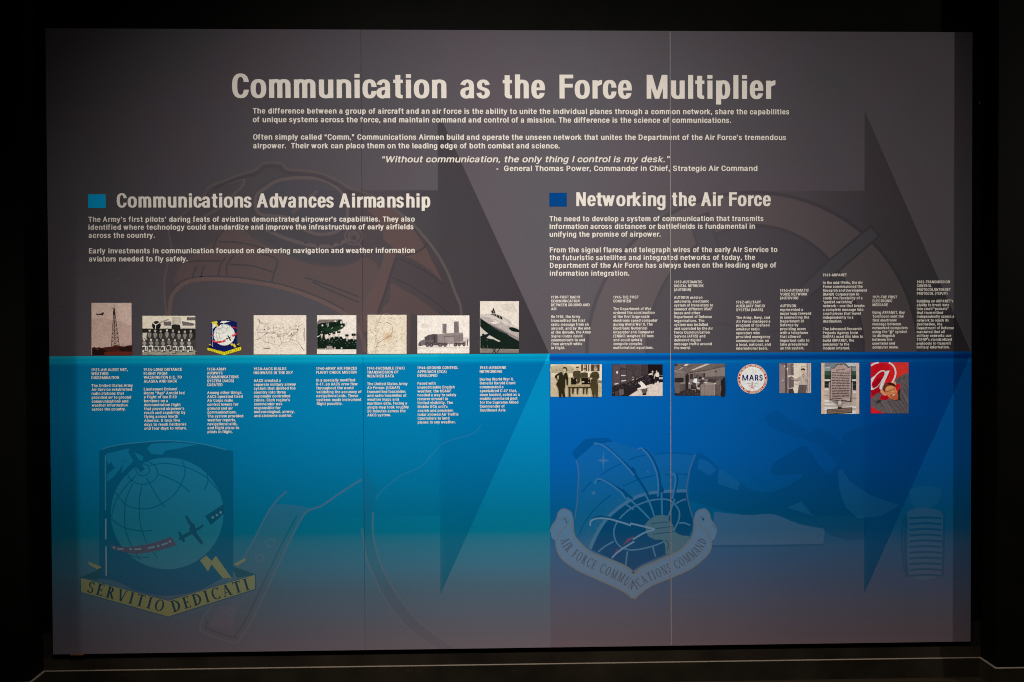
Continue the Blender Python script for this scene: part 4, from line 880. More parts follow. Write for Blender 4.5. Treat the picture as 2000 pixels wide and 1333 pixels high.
cs_('flag', fill([K([(245, 132), (400, 95), (420, 110), (505, 150), (500, 185), (440, 180), (345, 275), (375, 170), (330, 235), (295, 222), (280, 190), (262, 205), (245, 182)])]), 6, ghost('crest flag', (.02, .20, .26), .22))
cs_('white_bolt', fill([K([(500, 135), (560, 62), (720, 52), (890, 66), (740, 98), (660, 110), (640, 140), (560, 133), (530, 95)])]), 6, ghost('crest flag', (.02, .20, .26), .22))
cs_('flag_streamer', fill([K([(248, 280), (330, 210), (380, 185), (300, 290), (248, 330)])]), 6, ghost('crest flag', (.02, .20, .26), .22))
globe = cs_('globe', [K(oval(672, 552, 397, 393, 64))], 7, ghost('crest globe', (.03, .20, .26), .30))
GD = ghost('globe lines', (.002, .07, .13), .55)
for p in ([(310, 405), (380, 490), (490, 520), (600, 500), (720, 420), (790, 300), (795, 230), (775, 180)], [(280, 590), (330, 630), (380, 655), (480, 675), (565, 672)],
          [(455, 285), (390, 350), (330, 430), (295, 510), (280, 580)], [(430, 340), (390, 430), (375, 500), (375, 650), (400, 730), (430, 800), (485, 880)],
          [(495, 355), (480, 430), (475, 500), (480, 600), (500, 690), (540, 780), (600, 860)], [(525, 300), (600, 430), (655, 510)], [(610, 275), (740, 330), (830, 400)],
          [(545, 215), (660, 200), (800, 225), (900, 270), (960, 310), (1050, 415)], [(950, 275), (960, 320), (935, 385)], [(410, 845), (470, 862), (545, 860)]):
    cs_('grid_line', stroke(smooth(K(p), 4), 2), 8, GD)
for rx, ry in ((48, 42), (105, 82)): cs_('grid_line', stroke(K(oval(500, 265 if rx > 60 else 245, rx, ry, 36)), 2, True), 8, GD)
cs_('dark_bolt', fill([K([(405, 105), (430, 108), (515, 240), (482, 262), (398, 120)])]), 9, GD)
RIB = ghost('crest ribbon', (.09, .04, .07), .62)
cs_('ribbon', fill([K(smooth([(268, 772), (330, 785), (410, 787), (560, 762), (700, 715)], 3) + smooth([(740, 775), (600, 815), (450, 836), (330, 815), (290, 800)], 3))]), 10, RIB)
cs_('ribbon', fill([K([(940, 570), (1065, 490), (1072, 550), (980, 635)])]), 10, ghost('crest ribbon blue', (.005, .05, .09), .7))
WD = ghost('ribbon writing', (.20, .28, .33), .5)
for x0, y0, x1, y1 in ((322, 800, 365, 803), (440, 804, 490, 802), (535, 797, 585, 786), (632, 775, 675, 760)): cs_('ribbon_mark', stroke(K([(x0, y0), (x1, y1)]), 3), 11, WD)
for x, y in ((298, 792), (415, 803), (610, 780), (692, 750), (993, 580), (1022, 564), (1048, 545)): cs_('ribbon_mark', [K(oval(x, y, 9, 9, 10))], 11, WD)
PLN = ghost('crest plane', (.01, .05, .09), .72)
cs_('plane', fill([ccw(K([(752, 728), (765, 712), (845, 672), (900, 645), (922, 628), (930, 640), (905, 660), (850, 695), (775, 735), (760, 738)])),
                   ccw(K([(798, 572), (815, 568), (835, 605), (865, 630), (880, 690), (925, 755), (918, 772), (905, 765), (855, 705), (825, 665), (835, 640), (818, 620)])),
                   ccw(K([(748, 685), (762, 678), (775, 700), (800, 745), (790, 756), (776, 745)]))]), 11, PLN)
YEL = ghost('crest yellow', (.27, .245, .045), .56)
cs_('yellow_bolt', fill([K([(903, 882), (948, 848), (985, 887), (1015, 850), (1125, 1005), (1065, 1010), (985, 910), (960, 962)])]), 10, YEL)
cs_('scroll_end', fill([K([(118, 890), (213, 930), (180, 945), (120, 912)])]), 10, YEL)
cs_('scroll_end', fill([K([(1137, 910), (1225, 865), (1222, 885), (1165, 920)])]), 10, YEL)
FOLD = ghost('crest fold', (.0, .05, .06), .55)
cs_('scroll_fold', fill([K([(65, 1000), (205, 940), (200, 990), (180, 1022)])]), 9, FOLD)
cs_('scroll_fold', fill([K([(1290, 980), (1137, 925), (1140, 960), (1165, 1005)])]), 9, FOLD)
cs_('scroll', fill([K([(63, 1003), (680, 1165), (1292, 980), (1292, 1085), (680, 1280), (65, 1107)])]), 11, YEL)
cs_('scroll_outline', stroke(K([(63, 1003), (680, 1165), (1292, 980), (1292, 1085), (680, 1280), (65, 1107)]), 1.5, True), 12, GD)
MT = ghost('motto ink', (.006, .03, .045), .85)
cs_('motto_text', along('SERVITIO', K([(106, 1107), (640, 1247)]), 82 / 3.603 * MM), 13, MT)
cs_('motto_text', along('DEDICATI', K([(716, 1249), (1256, 1086)]), 82 / 3.603 * MM), 13, MT)

# --- communications shield, lower middle
K = crop(1070, 850, 3.92)
body = smooth([(215, 190), (232, 260), (235, 330), (228, 430), (222, 530), (205, 640), (203, 720), (230, 800), (280, 855), (330, 890), (480, 950), (600, 1000), (655, 1035)], 4) + \
    smooth([(655, 1035), (720, 992), (850, 935), (960, 890), (1030, 840), (1085, 765), (1110, 690), (1098, 610), (1072, 500), (1062, 420), (1075, 330), (1090, 250), (1130, 150)], 4)
shield = emit('shield_drawing', fill([K(body + [(1000, 135), (810, 140), (500, 50), (330, 70)])]), 4, ghost('shield sky', (.02, .17, .32), .20), label='faint command shield with winged lightning and name scroll')
def sh(name, polys, layer, mat): return emit(name, polys, layer, mat, shield)
sh('shield_top', fill([K([(185, 132), (285, 30), (345, 25), (460, 20), (500, 50), (420, 62), (350, 72), (215, 190)])]), 5, ghost('shield flap', (.0, .05, .16), .42))
earth = sh('earth', fill([K(smooth([(335, 880), (380, 780), (450, 665), (560, 562), (700, 482), (850, 447), (1060, 437)], 4) + smooth([(1075, 520), (1098, 600), (1108, 690), (1085, 762), (1030, 838), (960, 890), (850, 933), (720, 990), (655, 1032)], 3) + smooth([(655, 1032), (600, 998), (480, 945), (335, 880)], 3))]), 6, ghost('shield earth', (.0, .045, .13), .66))
RIM = ghost('shield rim', (.14, .28, .38), .36)
sh('earth_rim', stroke(smooth(K([(322, 872), (366, 772), (438, 655), (550, 552), (690, 470), (850, 436), (1060, 427)]), 4), 6), 7, RIM)
GLOW = ghost('shield spray', (.14, .28, .38), .22)
spray = []
for i in range(420):
    t = random.random() ** 1.2
    pts = [(322, 872), (366, 772), (438, 655), (550, 552), (690, 470), (850, 436)]
    f = t * 4.999; j = int(f); f -= j
    x = pts[j][0] + (pts[j + 1][0] - pts[j][0]) * f; y = pts[j][1] + (pts[j + 1][1] - pts[j][1]) * f
    d = abs(random.gauss(0, 26)); x -= d * .75 + 10; y -= d * .65 + 8
    spray.append(K(oval(x, y, 2.6, 2.6, 5)))
emit('star_spray', spray, 7, GLOW, shield, lays=[0.02 * (i % 12) for i in range(len(spray))])
GL2 = ghost('shield grid', (.12, .27, .40), .42)
for p in ([(640, 882), (560, 860), (515, 800), (507, 720), (550, 640), (640, 560), (760, 508), (860, 492), (940, 503), (1000, 570), (1005, 640), (970, 720), (930, 790), (830, 842), (720, 872), (640, 882)],
          [(385, 895), (440, 850), (505, 815)], [(598, 995), (602, 940), (610, 890)], [(825, 932), (812, 890), (800, 848)], [(1090, 692), (1050, 675), (1003, 672)], [(980, 525), (1020, 503), (1058, 492)], [(655, 570), (600, 532)]):
    sh('grid_line', stroke(smooth(K(p), 3), 3), 8, GL2)
ORB = ghost('shield orbit', (.0, .05, .17), .42)
for p in ([(410, 305), (480, 258), (560, 220)], [(620, 190), (680, 168), (745, 155)], [(810, 150), (950, 136), (1110, 150)], [(258, 440), (330, 360)], [(233, 780), (270, 690), (330, 600), (400, 525), (480, 460)], [(575, 390), (700, 338), (820, 310)], [(900, 303), (1000, 297), (1090, 305)]):
    sh('orbit_line', stroke(smooth(K(p), 4), 2), 7, ORB)
BD = ghost('bolt dark', (.0, .04, .14), .55); BL = ghost('bolt light', (.10, .30, .46), .34); BW = ghost('bolt pale', (.26, .40, .52), .48)
for p in ([(380, 70), (450, 92), (535, 165), (620, 245), (680, 320), (740, 410), (785, 490)], [(380, 350), (420, 345), (500, 385), (575, 430), (650, 490)], [(700, 108), (740, 112), (795, 170), (845, 280), (862, 400), (855, 470)],
          [(965, 296), (985, 310), (985, 380), (965, 470)], [(345, 640), (400, 625), (500, 640), (620, 665)]): sh('bolt_shadow', stroke(smooth(K(p), 4), 4.5), 9, BD)
for pg in ([(640, 238), (668, 262), (690, 330), (655, 300)], [(573, 405), (600, 440), (640, 500), (590, 480)], [(868, 380), (890, 420), (878, 460), (858, 450)]): sh('bolt_shadow', fill([ccw(K(pg))]), 10, BD)
for p, m in (([(352, 62), (430, 85), (520, 158), (600, 240), (660, 312)], BL), ([(740, 450), (780, 520), (815, 622)], BL), ([(362, 378), (368, 348), (400, 338), (480, 378), (560, 440), (600, 492)], BL), ([(607, 478), (690, 550), (780, 642)], BL),
          ([(688, 112), (720, 105), (780, 170), (830, 280), (846, 400), (840, 472)], BL), ([(870, 440), (872, 520), (875, 612)], BL), ([(948, 308), (970, 298), (977, 360), (952, 490)], BL), ([(972, 488), (950, 550), (920, 630)], BL),
          ([(325, 697), (328, 662), (370, 640), (450, 640), (540, 662), (636, 692)], BW), ([(630, 676), (740, 702), (820, 722)], BW), ([(812, 726), (740, 748), (650, 800)], BW), ([(662, 815), (580, 865), (520, 910), (490, 942)], BW)):
    sh('bolt', stroke(smooth(K(p), 4), 3.4), 11, m)
sh('red_bolt', fill([ccw(K([(560, 862), (612, 792), (660, 776), (645, 800), (565, 850), (500, 925), (525, 880)]))]), 10, ghost('bolt red', (.20, .03, .07), .60))
FIST = ghost('fist', (.11, .185, .185), .56)
fist = sh('fist', fill([K(smooth([(740, 690), (775, 650), (820, 622), (850, 615), (915, 618), (930, 660), (960, 690), (972, 740), (1030, 770), (1085, 776), (1062, 828), (1000, 880), (908, 920), (900, 870), (880, 803), (820, 802), (765, 772)], 2))]), 10, FIST)
for p in ([(790, 680), (850, 672), (930, 665)], [(780, 725), (860, 712), (955, 700)], [(800, 760), (880, 750), (965, 740)], [(900, 800), (925, 840), (915, 880)]): sh('fist_line', stroke(smooth(K(p), 3), 2), 11, ghost('fist line', (.04, .06, .06), .5))
def star(cx, cy, rx, ry, n, inner, a0=90):
    return [(cx + (rx if i % 2 == 0 else rx * inner) * math.cos(math.radians(a0 + 180 * i / n)), cy - (ry if i % 2 == 0 else ry * inner) * math.sin(math.radians(a0 + 180 * i / n))) for i in range(2 * n)]
sh('star', [K(t) for t in fill([star(425, 195, 46, 74, 4, .22)])], 8, GL2)
sh('star', [K(t) for t in fill([star(350, 445, 20, 20, 5, .4)])], 8, GL2)
sh('star', [K(t) for t in fill([star(765, 280, 14, 16, 5, .4)])], 8, GLOW)
SCR = ghost('scroll paper', (.22, .32, .43), .44); TAN = ghost('scroll edge', (.26, .26, .20), .46)
outer = smooth([(62, 800), (68, 870), (110, 950), (220, 1030), (370, 1100), (520, 1168), (600, 1212), (655, 1262)], 4) + smooth([(655, 1262), (710, 1212), (800, 1150), (950, 1090), (1100, 1020), (1210, 930), (1248, 870), (1250, 800)], 4)
inner = smooth([(190, 640), (195, 740), (225, 805), (330, 898), (480, 958), (600, 1010), (655, 1062)], 4) + smooth([(655, 1062), (720, 1015), (850, 958), (1010, 885), (1090, 800), (1118, 735), (1122, 640)], 4)
sh('name_scroll', fill([K([(70, 770), (110, 700), (150, 672), (128, 630)] + [(185, 600)] + inner + [(1140, 600), (1180, 640), (1190, 690), (1230, 760)] + outer[::-1])]), 12, SCR)
sh('scroll_curl', fill([K(smooth([(20, 742), (32, 700), (66, 650), (80, 600), (110, 570), (150, 575), (182, 600), (190, 640), (150, 622), (118, 632), (140, 665), (128, 705), (84, 755), (62, 808), (30, 790)], 3))]), 13, SCR)
sh('scroll_curl', fill([K(smooth([(1293, 742), (1270, 700), (1245, 650), (1235, 595), (1200, 565), (1160, 572), (1130, 600), (1124, 640), (1160, 622), (1200, 635), (1185, 665), (1195, 705), (1232, 755), (1252, 808), (1280, 790)], 3))]), 13, SCR)
sh('scroll_edge', stroke(K(inner), 4.2), 14, TAN)
sh('scroll_edge', stroke(K(outer), 3.2), 14, TAN)
for sgn in (0, 1):
    c = [(70, 800), (95, 745), (135, 700), (158, 668), (140, 630), (112, 634), (100, 655)]
    c2 = [(20, 742), (32, 700), (66, 650), (80, 600), (110, 570), (150, 575), (182, 600)]
    for p in (c, c2):
        if sgn: p = [(1313 - x, y) for x, y in p]
        sh('scroll_edge', stroke(smooth(K(p), 4), 3.2), 15, TAN)
sh('shield_edge', stroke(smooth(K([(215, 190), (232, 260), (235, 330), (228, 430), (222, 530), (205, 640)]), 3), 2.5), 8, ghost('shield side', (.16, .20, .18), .28))
sh('shield_edge', stroke(smooth(K([(1130, 150), (1090, 250), (1075, 330), (1062, 420), (1072, 500), (1098, 600), (1116, 640)]), 3), 2.5), 8, ghost('shield side', (.16, .20, .18), .28))
INKS = ghost('scroll ink', (.10, .09, .10), .62)
sh('scroll_text', along('AIR FORCE COMMUN', smooth(K([(92, 808), (125, 875), (195, 940), (305, 1008), (420, 1062), (545, 1122)]), 3) + K([(640, 1186)]), 72 / 3.92 * MM, .66), 16, INKS)
sh('scroll_text', along('ICATIONS COMMAND', K([(680, 1186)]) + smooth(K([(765, 1130), (880, 1078), (1000, 1022), (1110, 955), (1180, 890), (1222, 812)]), 3), 72 / 3.92 * MM, .66), 16, INKS)

# --- ring of a headset, upper right
RING = ghost('headset ring', (.19, .135, .13), .22)
ro, ri = oval(1470, 690, 324, 314, 72), oval(1475, 690, 212, 249, 72)
hs = emit('headset_drawing', fill([P(ro), P(ri)[::-1]]), 2, RING, vlim=UPPER)
emit('ear_pad', fill([P(ri)]), 2, ghost('headset inside', (.05, .05, .06), .16, .93), hs, vlim=UPPER)
RL = ghost('headset line', (.025, .022, .027), .28)
emit('ring_edge', stroke(P(ro), 7, True), 4, RL, hs, vlim=UPPER)
emit('ring_edge', stroke(P(ri), 6, True), 4, RL, hs, vlim=UPPER)
for pg, a in (([(1347, 431), (1383, 416), (1402, 476), (1406, 500), (1366, 490)], .3), ([(1701, 442), (1718, 461), (1637, 530), (1562, 598), (1558, 566), (1617, 511)], .22)):
    emit('headset_arm', fill([ccw(P(pg))]), 5, ghost('headset arm', (.075, .07, .08), .45), hs, vlim=UPPER)
    emit('arm_edge', stroke(P(pg), 4.5, True), 6, RL, hs, vlim=UPPER)
emit('ring_edge', stroke(smooth(P([(1380, 640), (1410, 632), (1445, 645), (1470, 689)]), 4), 5), 5, RL, hs, vlim=UPPER)
emit('ring_edge', stroke(smooth(P([(1500, 650), (1540, 640), (1580, 610), (1590, 689)]), 4), 5), 5, RL, hs, vlim=UPPER)

# --- microphone and handset shapes, lower right
HD = ghost('handset', (.0, .035, .10), .25)
hand = emit('handset_drawing', fill([ccw(P(smooth([(1345, 975), (1349, 925), (1360, 890), (1372, 886), (1404, 914), (1446, 943), (1470, 958), (1505, 962), (1545, 945), (1570, 925), (1513, 930), (1506, 916), (1513, 904), (1555, 877), (1576, 873), (1598, 906), (1620, 926), (1640, 905), (1660, 935), (1672, 952), (1690, 968), (1690, 1052), (1622, 1046), (1607, 1030), (1560, 1021), (1510, 1002), (1450, 1005), (1417, 996), (1380, 985)], 2)))]), 4, HD)
hl = ghost('handset light', (.03, .18, .32), .14)
for pg in ([(1366, 896), (1384, 902), (1400, 918), (1385, 930), (1362, 915)], [(1404, 914), (1446, 943), (1440, 958), (1402, 945)], [(1636, 921), (1644, 916), (1660, 940), (1676, 952), (1702, 969), (1757, 987), (1722, 1008), (1676, 1013), (1652, 992), (1639, 956)], [(1537, 992), (1565, 980), (1588, 1008)]):
    emit('handset_part', fill([ccw(P(pg))]), 5, hl, hand)
emit('handset_edge', stroke(smooth(P([(1345, 975), (1380, 985), (1417, 996), (1460, 1004), (1510, 1002), (1560, 1021), (1607, 1030)]), 3), 5), 6, ghost('handset edge', (.0, .04, .09), .25), hand)
emit('microphone', fill([ccw(P(smooth([(1515, 800), (1580, 845), (1600, 835), (1650, 870), (1645, 850), (1700, 830), (1760, 815), (1820, 815), (1830, 850), (1790, 900), (1760, 960), (1700, 990), (1676, 950), (1655, 930), (1600, 870), (1540, 850), (1500, 830), (1495, 812)], 2)))]), 5, ghost('mic', (.0, .035, .11), .16), hand)
emit('paper_edge', fill([ccw(P([(1395, 1000), (1450, 1006), (1510, 1003), (1560, 1022), (1607, 1030), (1611, 1041), (1608, 1063), (1390, 1065)]))]), 5, ghost('paper', (.18, .25, .33), .17), hand)
emit('paper_line', stroke(P([(1391, 1067), (1500, 1067), (1607, 1064)]), 3.5), 6, ghost('paper line', (.01, .06, .11), .35), hand)
grille = emit('speaker_grille', fill([ccw(P(smooth([(1772, 1000), (1790, 992), (1820, 994), (1842, 1006), (1840, 1060), (1838, 1126), (1776, 1128), (1774, 1060)], 2)))]), 5, ghost('grille', (.12, .19, .26), .15))
GR = ghost('grille bar', (.0, .05, .11), .36)
for i in range(11):
    y = 1011 + i * 11.2
    emit('bar', stroke(smooth(P([(1776, y + 2), (1808, y), (1839, y + 2)]), 4), 4.2), 6, GR, grille)
emit('rail', stroke(smooth(P([(1769, 1008), (1768, 1060), (1772, 1126)]), 4), 4), 6, GR, grille)
emit('rail', stroke(smooth(P([(1764, 1015), (1761, 1060), (1766, 1110), (1772, 1127)]), 4), 3), 7, GR, grille)
emit('rail', stroke(smooth(P([(1844, 1008), (1843, 1060), (1841, 1126)]), 4), 4), 6, GR, grille)
emit('knob', fill([ccw(P(smooth([(1775, 958), (1800, 950), (1838, 955), (1830, 985), (1800, 996), (1780, 985)], 2)))]), 5, ghost('handset light', (.03, .18, .32), .14), hand)
# ---------------------------------------------------------------- the printed photographs and small emblems
def photo(name, label, cr, L, shapes, group=None, layer=26):
    # shapes in crop units: r rectangle, p polygon, e ellipse, l line (width in crop units), each with the colour it shows
    polys, cols, lays = [], [], []
    sc = (Vector(cr([(100, 0)])[0]) - Vector(cr([(0, 0)])[0])).length / 100 / MM
    for i, s in enumerate(shapes):
        c = alb(s[1], L)
        if s[0] == 'r':
            x0, y0, x1, y1 = s[2]; q = [cr([(x0, y1), (x1, y1), (x1, y0), (x0, y0)])]
        elif s[0] == 'p': q = fill([ccw(cr(s[2]))])
        elif s[0] == 's': q = fill([ccw(cr(smooth(s[2], 3, True)))])
        elif s[0] == 'e': q = [cr(oval(*s[2], n=20))[::-1]]
        elif s[0] == 'l': q = stroke(cr(s[2]), s[3] * sc)
        elif s[0] == 'c': q = stroke(smooth(cr(s[2]), 4), s[3] * sc)
        elif s[0] == 't': q = s[2]
        for k in q:
            polys.append(k); cols.append(c); lays.append(i * .4)
    return emit(name, polys, layer, M_PHOTO, cols=cols, lays=lays, label=label)
def g(v, w=(1, .96, .91)): return tuple(min(255, v * k) for k in w)
R = random.Random(3)

# tower and biplane
K = crop(170, 580, 8.696)
S = [('r', (172, 148, 136), (78, 105, 758, 990)), ('p', (164, 138, 127), [(80, 380), (300, 360), (520, 420), (760, 400), (760, 850), (82, 850)]), ('p', (178, 154, 142), [(500, 110), (756, 108), (758, 500), (560, 420)])]
S += [('p', (58, 26, 21), [(84, 868), (120, 852), (160, 866), (200, 856), (260, 868), (300, 858), (420, 846), (470, 838), (560, 838), (640, 844), (700, 826), (764, 822), (766, 994), (86, 994)]),
      ('p', (30, 15, 14), [(86, 880), (300, 890), (330, 940), (300, 994), (86, 994)]), ('p', (84, 32, 22), [(290, 945), (500, 930), (760, 940), (762, 985), (300, 985)]), ('p', (36, 18, 15), [(540, 860), (640, 852), (700, 840), (762, 840), (762, 930), (560, 925)]),
      ('p', (70, 30, 22), [(420, 846), (480, 826), (560, 834), (600, 850)]), ('e', (110, 70, 50), (180, 893, 14, 7))]
for y0, y1 in ((240, 300), (300, 360), (360, 420), (420, 485), (485, 555), (555, 625), (625, 690), (690, 755), (755, 825)):
    f = lambda y, s: 463 + s * (6 + (y - 190) / 650 * (46 if s < 0 else 82))
    w0 = 4.5
    S += [('l', (48, 34, 32), [(f(y0, -1), y0), (f(y1, 1), y1)], w0), ('l', (48, 34, 32), [(f(y0, 1), y0), (f(y1, -1), y1)], w0), ('l', (50, 36, 34), [(f(y1, -1), y1), (f(y1, 1), y1)], w0)]
S += [('l', (36, 25, 24), [(458, 192), (414, 840)], 7), ('l', (36, 25, 24), [(468, 192), (549, 830)], 7), ('l', (38, 27, 26), [(464, 192), (478, 840)], 8), ('p', (40, 28, 27), [(455, 192), (470, 192), (484, 300), (440, 300)]), ('l', (70, 50, 46), [(463, 130), (463, 195)], 4), ('l', (60, 44, 40), [(418, 196), (468, 208)], 6),
      ('p', (32, 26, 26), [(150, 288), (165, 284), (190, 294), (240, 284), (285, 262), (300, 256), (278, 276), (292, 290), (276, 302), (264, 320), (248, 318), (250, 306), (190, 310), (158, 302)]), ('l', (70, 50, 46), [(605, 780), (605, 840)], 3)]
photo('photograph', 'sepia photo of a biplane passing a lattice radio tower', K, .60, S)

# crew under a propeller
S = [('r', (212, 200, 178), (943, 325, 1840, 990)), ('r', (34, 32, 29), (943, 540, 1840, 730)), ('r', (64, 60, 54), (943, 715, 1840, 905)), ('r', (146, 140, 124), (943, 900, 1840, 990)),
     ('p', (182, 172, 158), [(1448, 348), (1590, 346), (1604, 465), (1500, 485), (1438, 465)]), ('l', (150, 142, 132), [(1480, 350), (1470, 470)], 10), ('l', (196, 186, 170), [(1540, 350), (1545, 470)], 14), ('p', (98, 88, 90), [(1300, 428), (1428, 418), (1432, 492), (1312, 492)]), ('p', (200, 192, 176), [(1288, 494), (1436, 494), (1436, 536), (1300, 536)]),
     ('p', (36, 33, 32), [(1438, 480), (1500, 466), (1580, 480), (1590, 540), (1438, 545)]), ('p', (100, 90, 92), [(1612, 405), (1690, 405), (1830, 445), (1812, 492), (1622, 492)]), ('l', (214, 206, 190), [(1608, 400), (1840, 448)], 22), ('l', (190, 180, 166), [(1815, 500), (1840, 450)], 16), ('p', (200, 192, 176), [(1590, 496), (1815, 496), (1812, 536), (1610, 536)]), ('r', (98, 92, 88), (1695, 348, 1840, 400)),
     ('e', (26, 25, 24), (1180, 485, 76, 74)), ('l', (150, 142, 132), [(1240, 440), (1392, 382)], 24), ('e', (40, 38, 36), (1182, 435, 48, 18)), ('l', (214, 206, 188), [(1116, 436), (1168, 480), (1160, 595)], 15), ('l', (214, 206, 188), [(1168, 480), (1236, 440)], 15), ('e', (224, 214, 196), (1168, 476, 14, 14)), ('e', (200, 190, 174), (1275, 470, 22, 24)), ('r', (196, 186, 166), (946, 612, 1040, 725))]
for i, x in enumerate((1065, 1160, 1255, 1360, 1463, 1565, 1665, 1765)):
    y = 575 + R.uniform(-14, 14); b = R.uniform(.85, 1.15)
    S += [('s', g(52 * b), [(x - 48, y + 150), (x - 44, y + 60), (x - 22, y + 34), (x + 22, y + 34), (x + 46, y + 60), (x + 52, y + 150)]), ('s', g(132 * b), [(x - 26, y + 50), (x + 26, y + 50), (x + 20, y + 110), (x, y + 140), (x - 20, y + 110)]),
          ('l', g(60 * b), [(x - 3, y + 50), (x + 4, y + 135)], 6), ('e', g(182 * b), (x, y + 6, 17, 24)), ('p', g(70 * b), [(x - 19, y - 4), (x - 14, y - 22), (x + 14, y - 24), (x + 20, y - 6)]), ('l', g(110), [(x - 14, y + 60), (x - 2, y + 92)], 5)]
for i, x in enumerate((975, 1090, 1190, 1295, 1395, 1500, 1615, 1738)):
    y = 725 + R.uniform(-16, 10); b = R.uniform(.85, 1.15)
    S += [('s', g(58 * b), [(x - 46, y + 150), (x - 50, y + 60), (x - 24, y + 28), (x + 24, y + 28), (x + 56, y + 70), (x + 58, y + 150)]), ('s', g(128 * b), [(x - 30, y + 45), (x + 18, y + 36), (x + 34, y + 70), (x + 6, y + 96), (x - 20, y + 84)]), ('e', g(184 * b), (x, y + 6, 18, 24)), ('p', g(84 * b), [(x - 20, y - 4), (x, y - 24), (x + 20, y - 4)]),
          ('c', g(198 * b), [(x - 36, y + 125), (x - 4, y + 112), (x + 22, y + 122), (x + 24, y + 190)], 20), ('c', g(170 * b), [(x + 34, y + 120), (x + 58, y + 130), (x + 52, y + 195)], 15), ('e', g(60), (x + 20, y + 200, 20, 10)), ('e', g(190 * b), (x - 16, y + 195, 16, 22))]
for k in range(60):
    x, y = R.uniform(950, 1820), R.uniform(905, 980); S.append(('l', g(R.uniform(90, 175)), [(x, y), (x + R.uniform(20, 60), y + R.uniform(-6, 6))], 5))
photo('photograph', 'black and white photo of two rows of airmen under a propeller', K, .72, S)

# small squadron emblem
K = crop(395, 605, 8.696)
S = [('p', (18, 26, 82), [(153, 210), (160, 205), (250, 186), (330, 178), (420, 178), (510, 190), (587, 215), (587, 640), (500, 690), (375, 708), (250, 690), (150, 645)]),
     ('p', (214, 198, 48), [(155, 215), (250, 195), (300, 270), (282, 290), (240, 290), (215, 250), (190, 265)]), ('p', (226, 218, 200), [(172, 255), (235, 250), (228, 290), (185, 325), (174, 320)]), ('p', (226, 218, 200), [(300, 232), (330, 195), (400, 192), (474, 206), (400, 220), (360, 238), (340, 222)]),
     ('l', (150, 155, 190), [(172, 232), (178, 632)], 11), ('e', (230, 223, 210), (375, 430, 182, 182))]
for p in ([(205, 360), (240, 400), (300, 412), (370, 400), (420, 350), (430, 290)], [(192, 450), (250, 480), (325, 485)], [(270, 300), (215, 370), (195, 430)], [(275, 320), (242, 390), (245, 460), (270, 540)], [(292, 325), (285, 400), (300, 480), (310, 520)], [(305, 320), (340, 370), (370, 405)], [(330, 300), (400, 320), (445, 355)], [(320, 275), (400, 262), (470, 290), (520, 330)], [(240, 300), (290, 330), (345, 300), (330, 265)]):
    S.append(('c', (96, 94, 96), p, 4))
S += [('l', (16, 16, 20), [(258, 225), (292, 285)], 24), ('p', (196, 24, 34), [(166, 515), (250, 540), (330, 532), (392, 506), (402, 540), (330, 566), (250, 568), (172, 545)]), ('p', (196, 24, 34), [(497, 438), (585, 388), (587, 425), (522, 468)]), ('l', (196, 24, 34), [(515, 292), (587, 318)], 15), ('l', (190, 24, 34), [(156, 455), (186, 428)], 16),
      ('l', (226, 190, 180), [(190, 532), (240, 550)], 5), ('l', (40, 16, 24), [(262, 552), (300, 551)], 8), ('l', (226, 190, 180), [(320, 548), (380, 528)], 5), ('l', (230, 190, 190), [(515, 440), (570, 412)], 5),
      ('l', (14, 22, 22), [(408, 502), (492, 464)], 13), ('l', (14, 22, 22), [(435, 440), (462, 485), (486, 528)], 20), ('l', (14, 22, 22), [(412, 484), (428, 522)], 9),
      ('p', (222, 204, 40), [(480, 584), (512, 570), (528, 600), (545, 574), (582, 640), (546, 642), (518, 606), (502, 616)]), ('p', (22, 26, 34), [(90, 640), (150, 606), (158, 660)]), ('p', (22, 26, 34), [(664, 630), (590, 606), (590, 650)]), ('p', (222, 204, 40), [(116, 582), (156, 600), (150, 608), (118, 598)]), ('p', (222, 204, 40), [(594, 598), (632, 574), (632, 586), (606, 602)]),
      ('p', (224, 206, 34), [(90, 646), (375, 722), (662, 630), (664, 688), (377, 773), (92, 690)])]
tx = along('SERVITIO', K([(108, 692), (360, 760)]), 36 / 8.696 * MM) + along('DEDICATI', K([(394, 760), (646, 684)]), 36 / 8.696 * MM)
S.append(('t', (50, 46, 22), tx))
photo('emblem_print', 'small bright squadron emblem with white globe', K, .80, S)

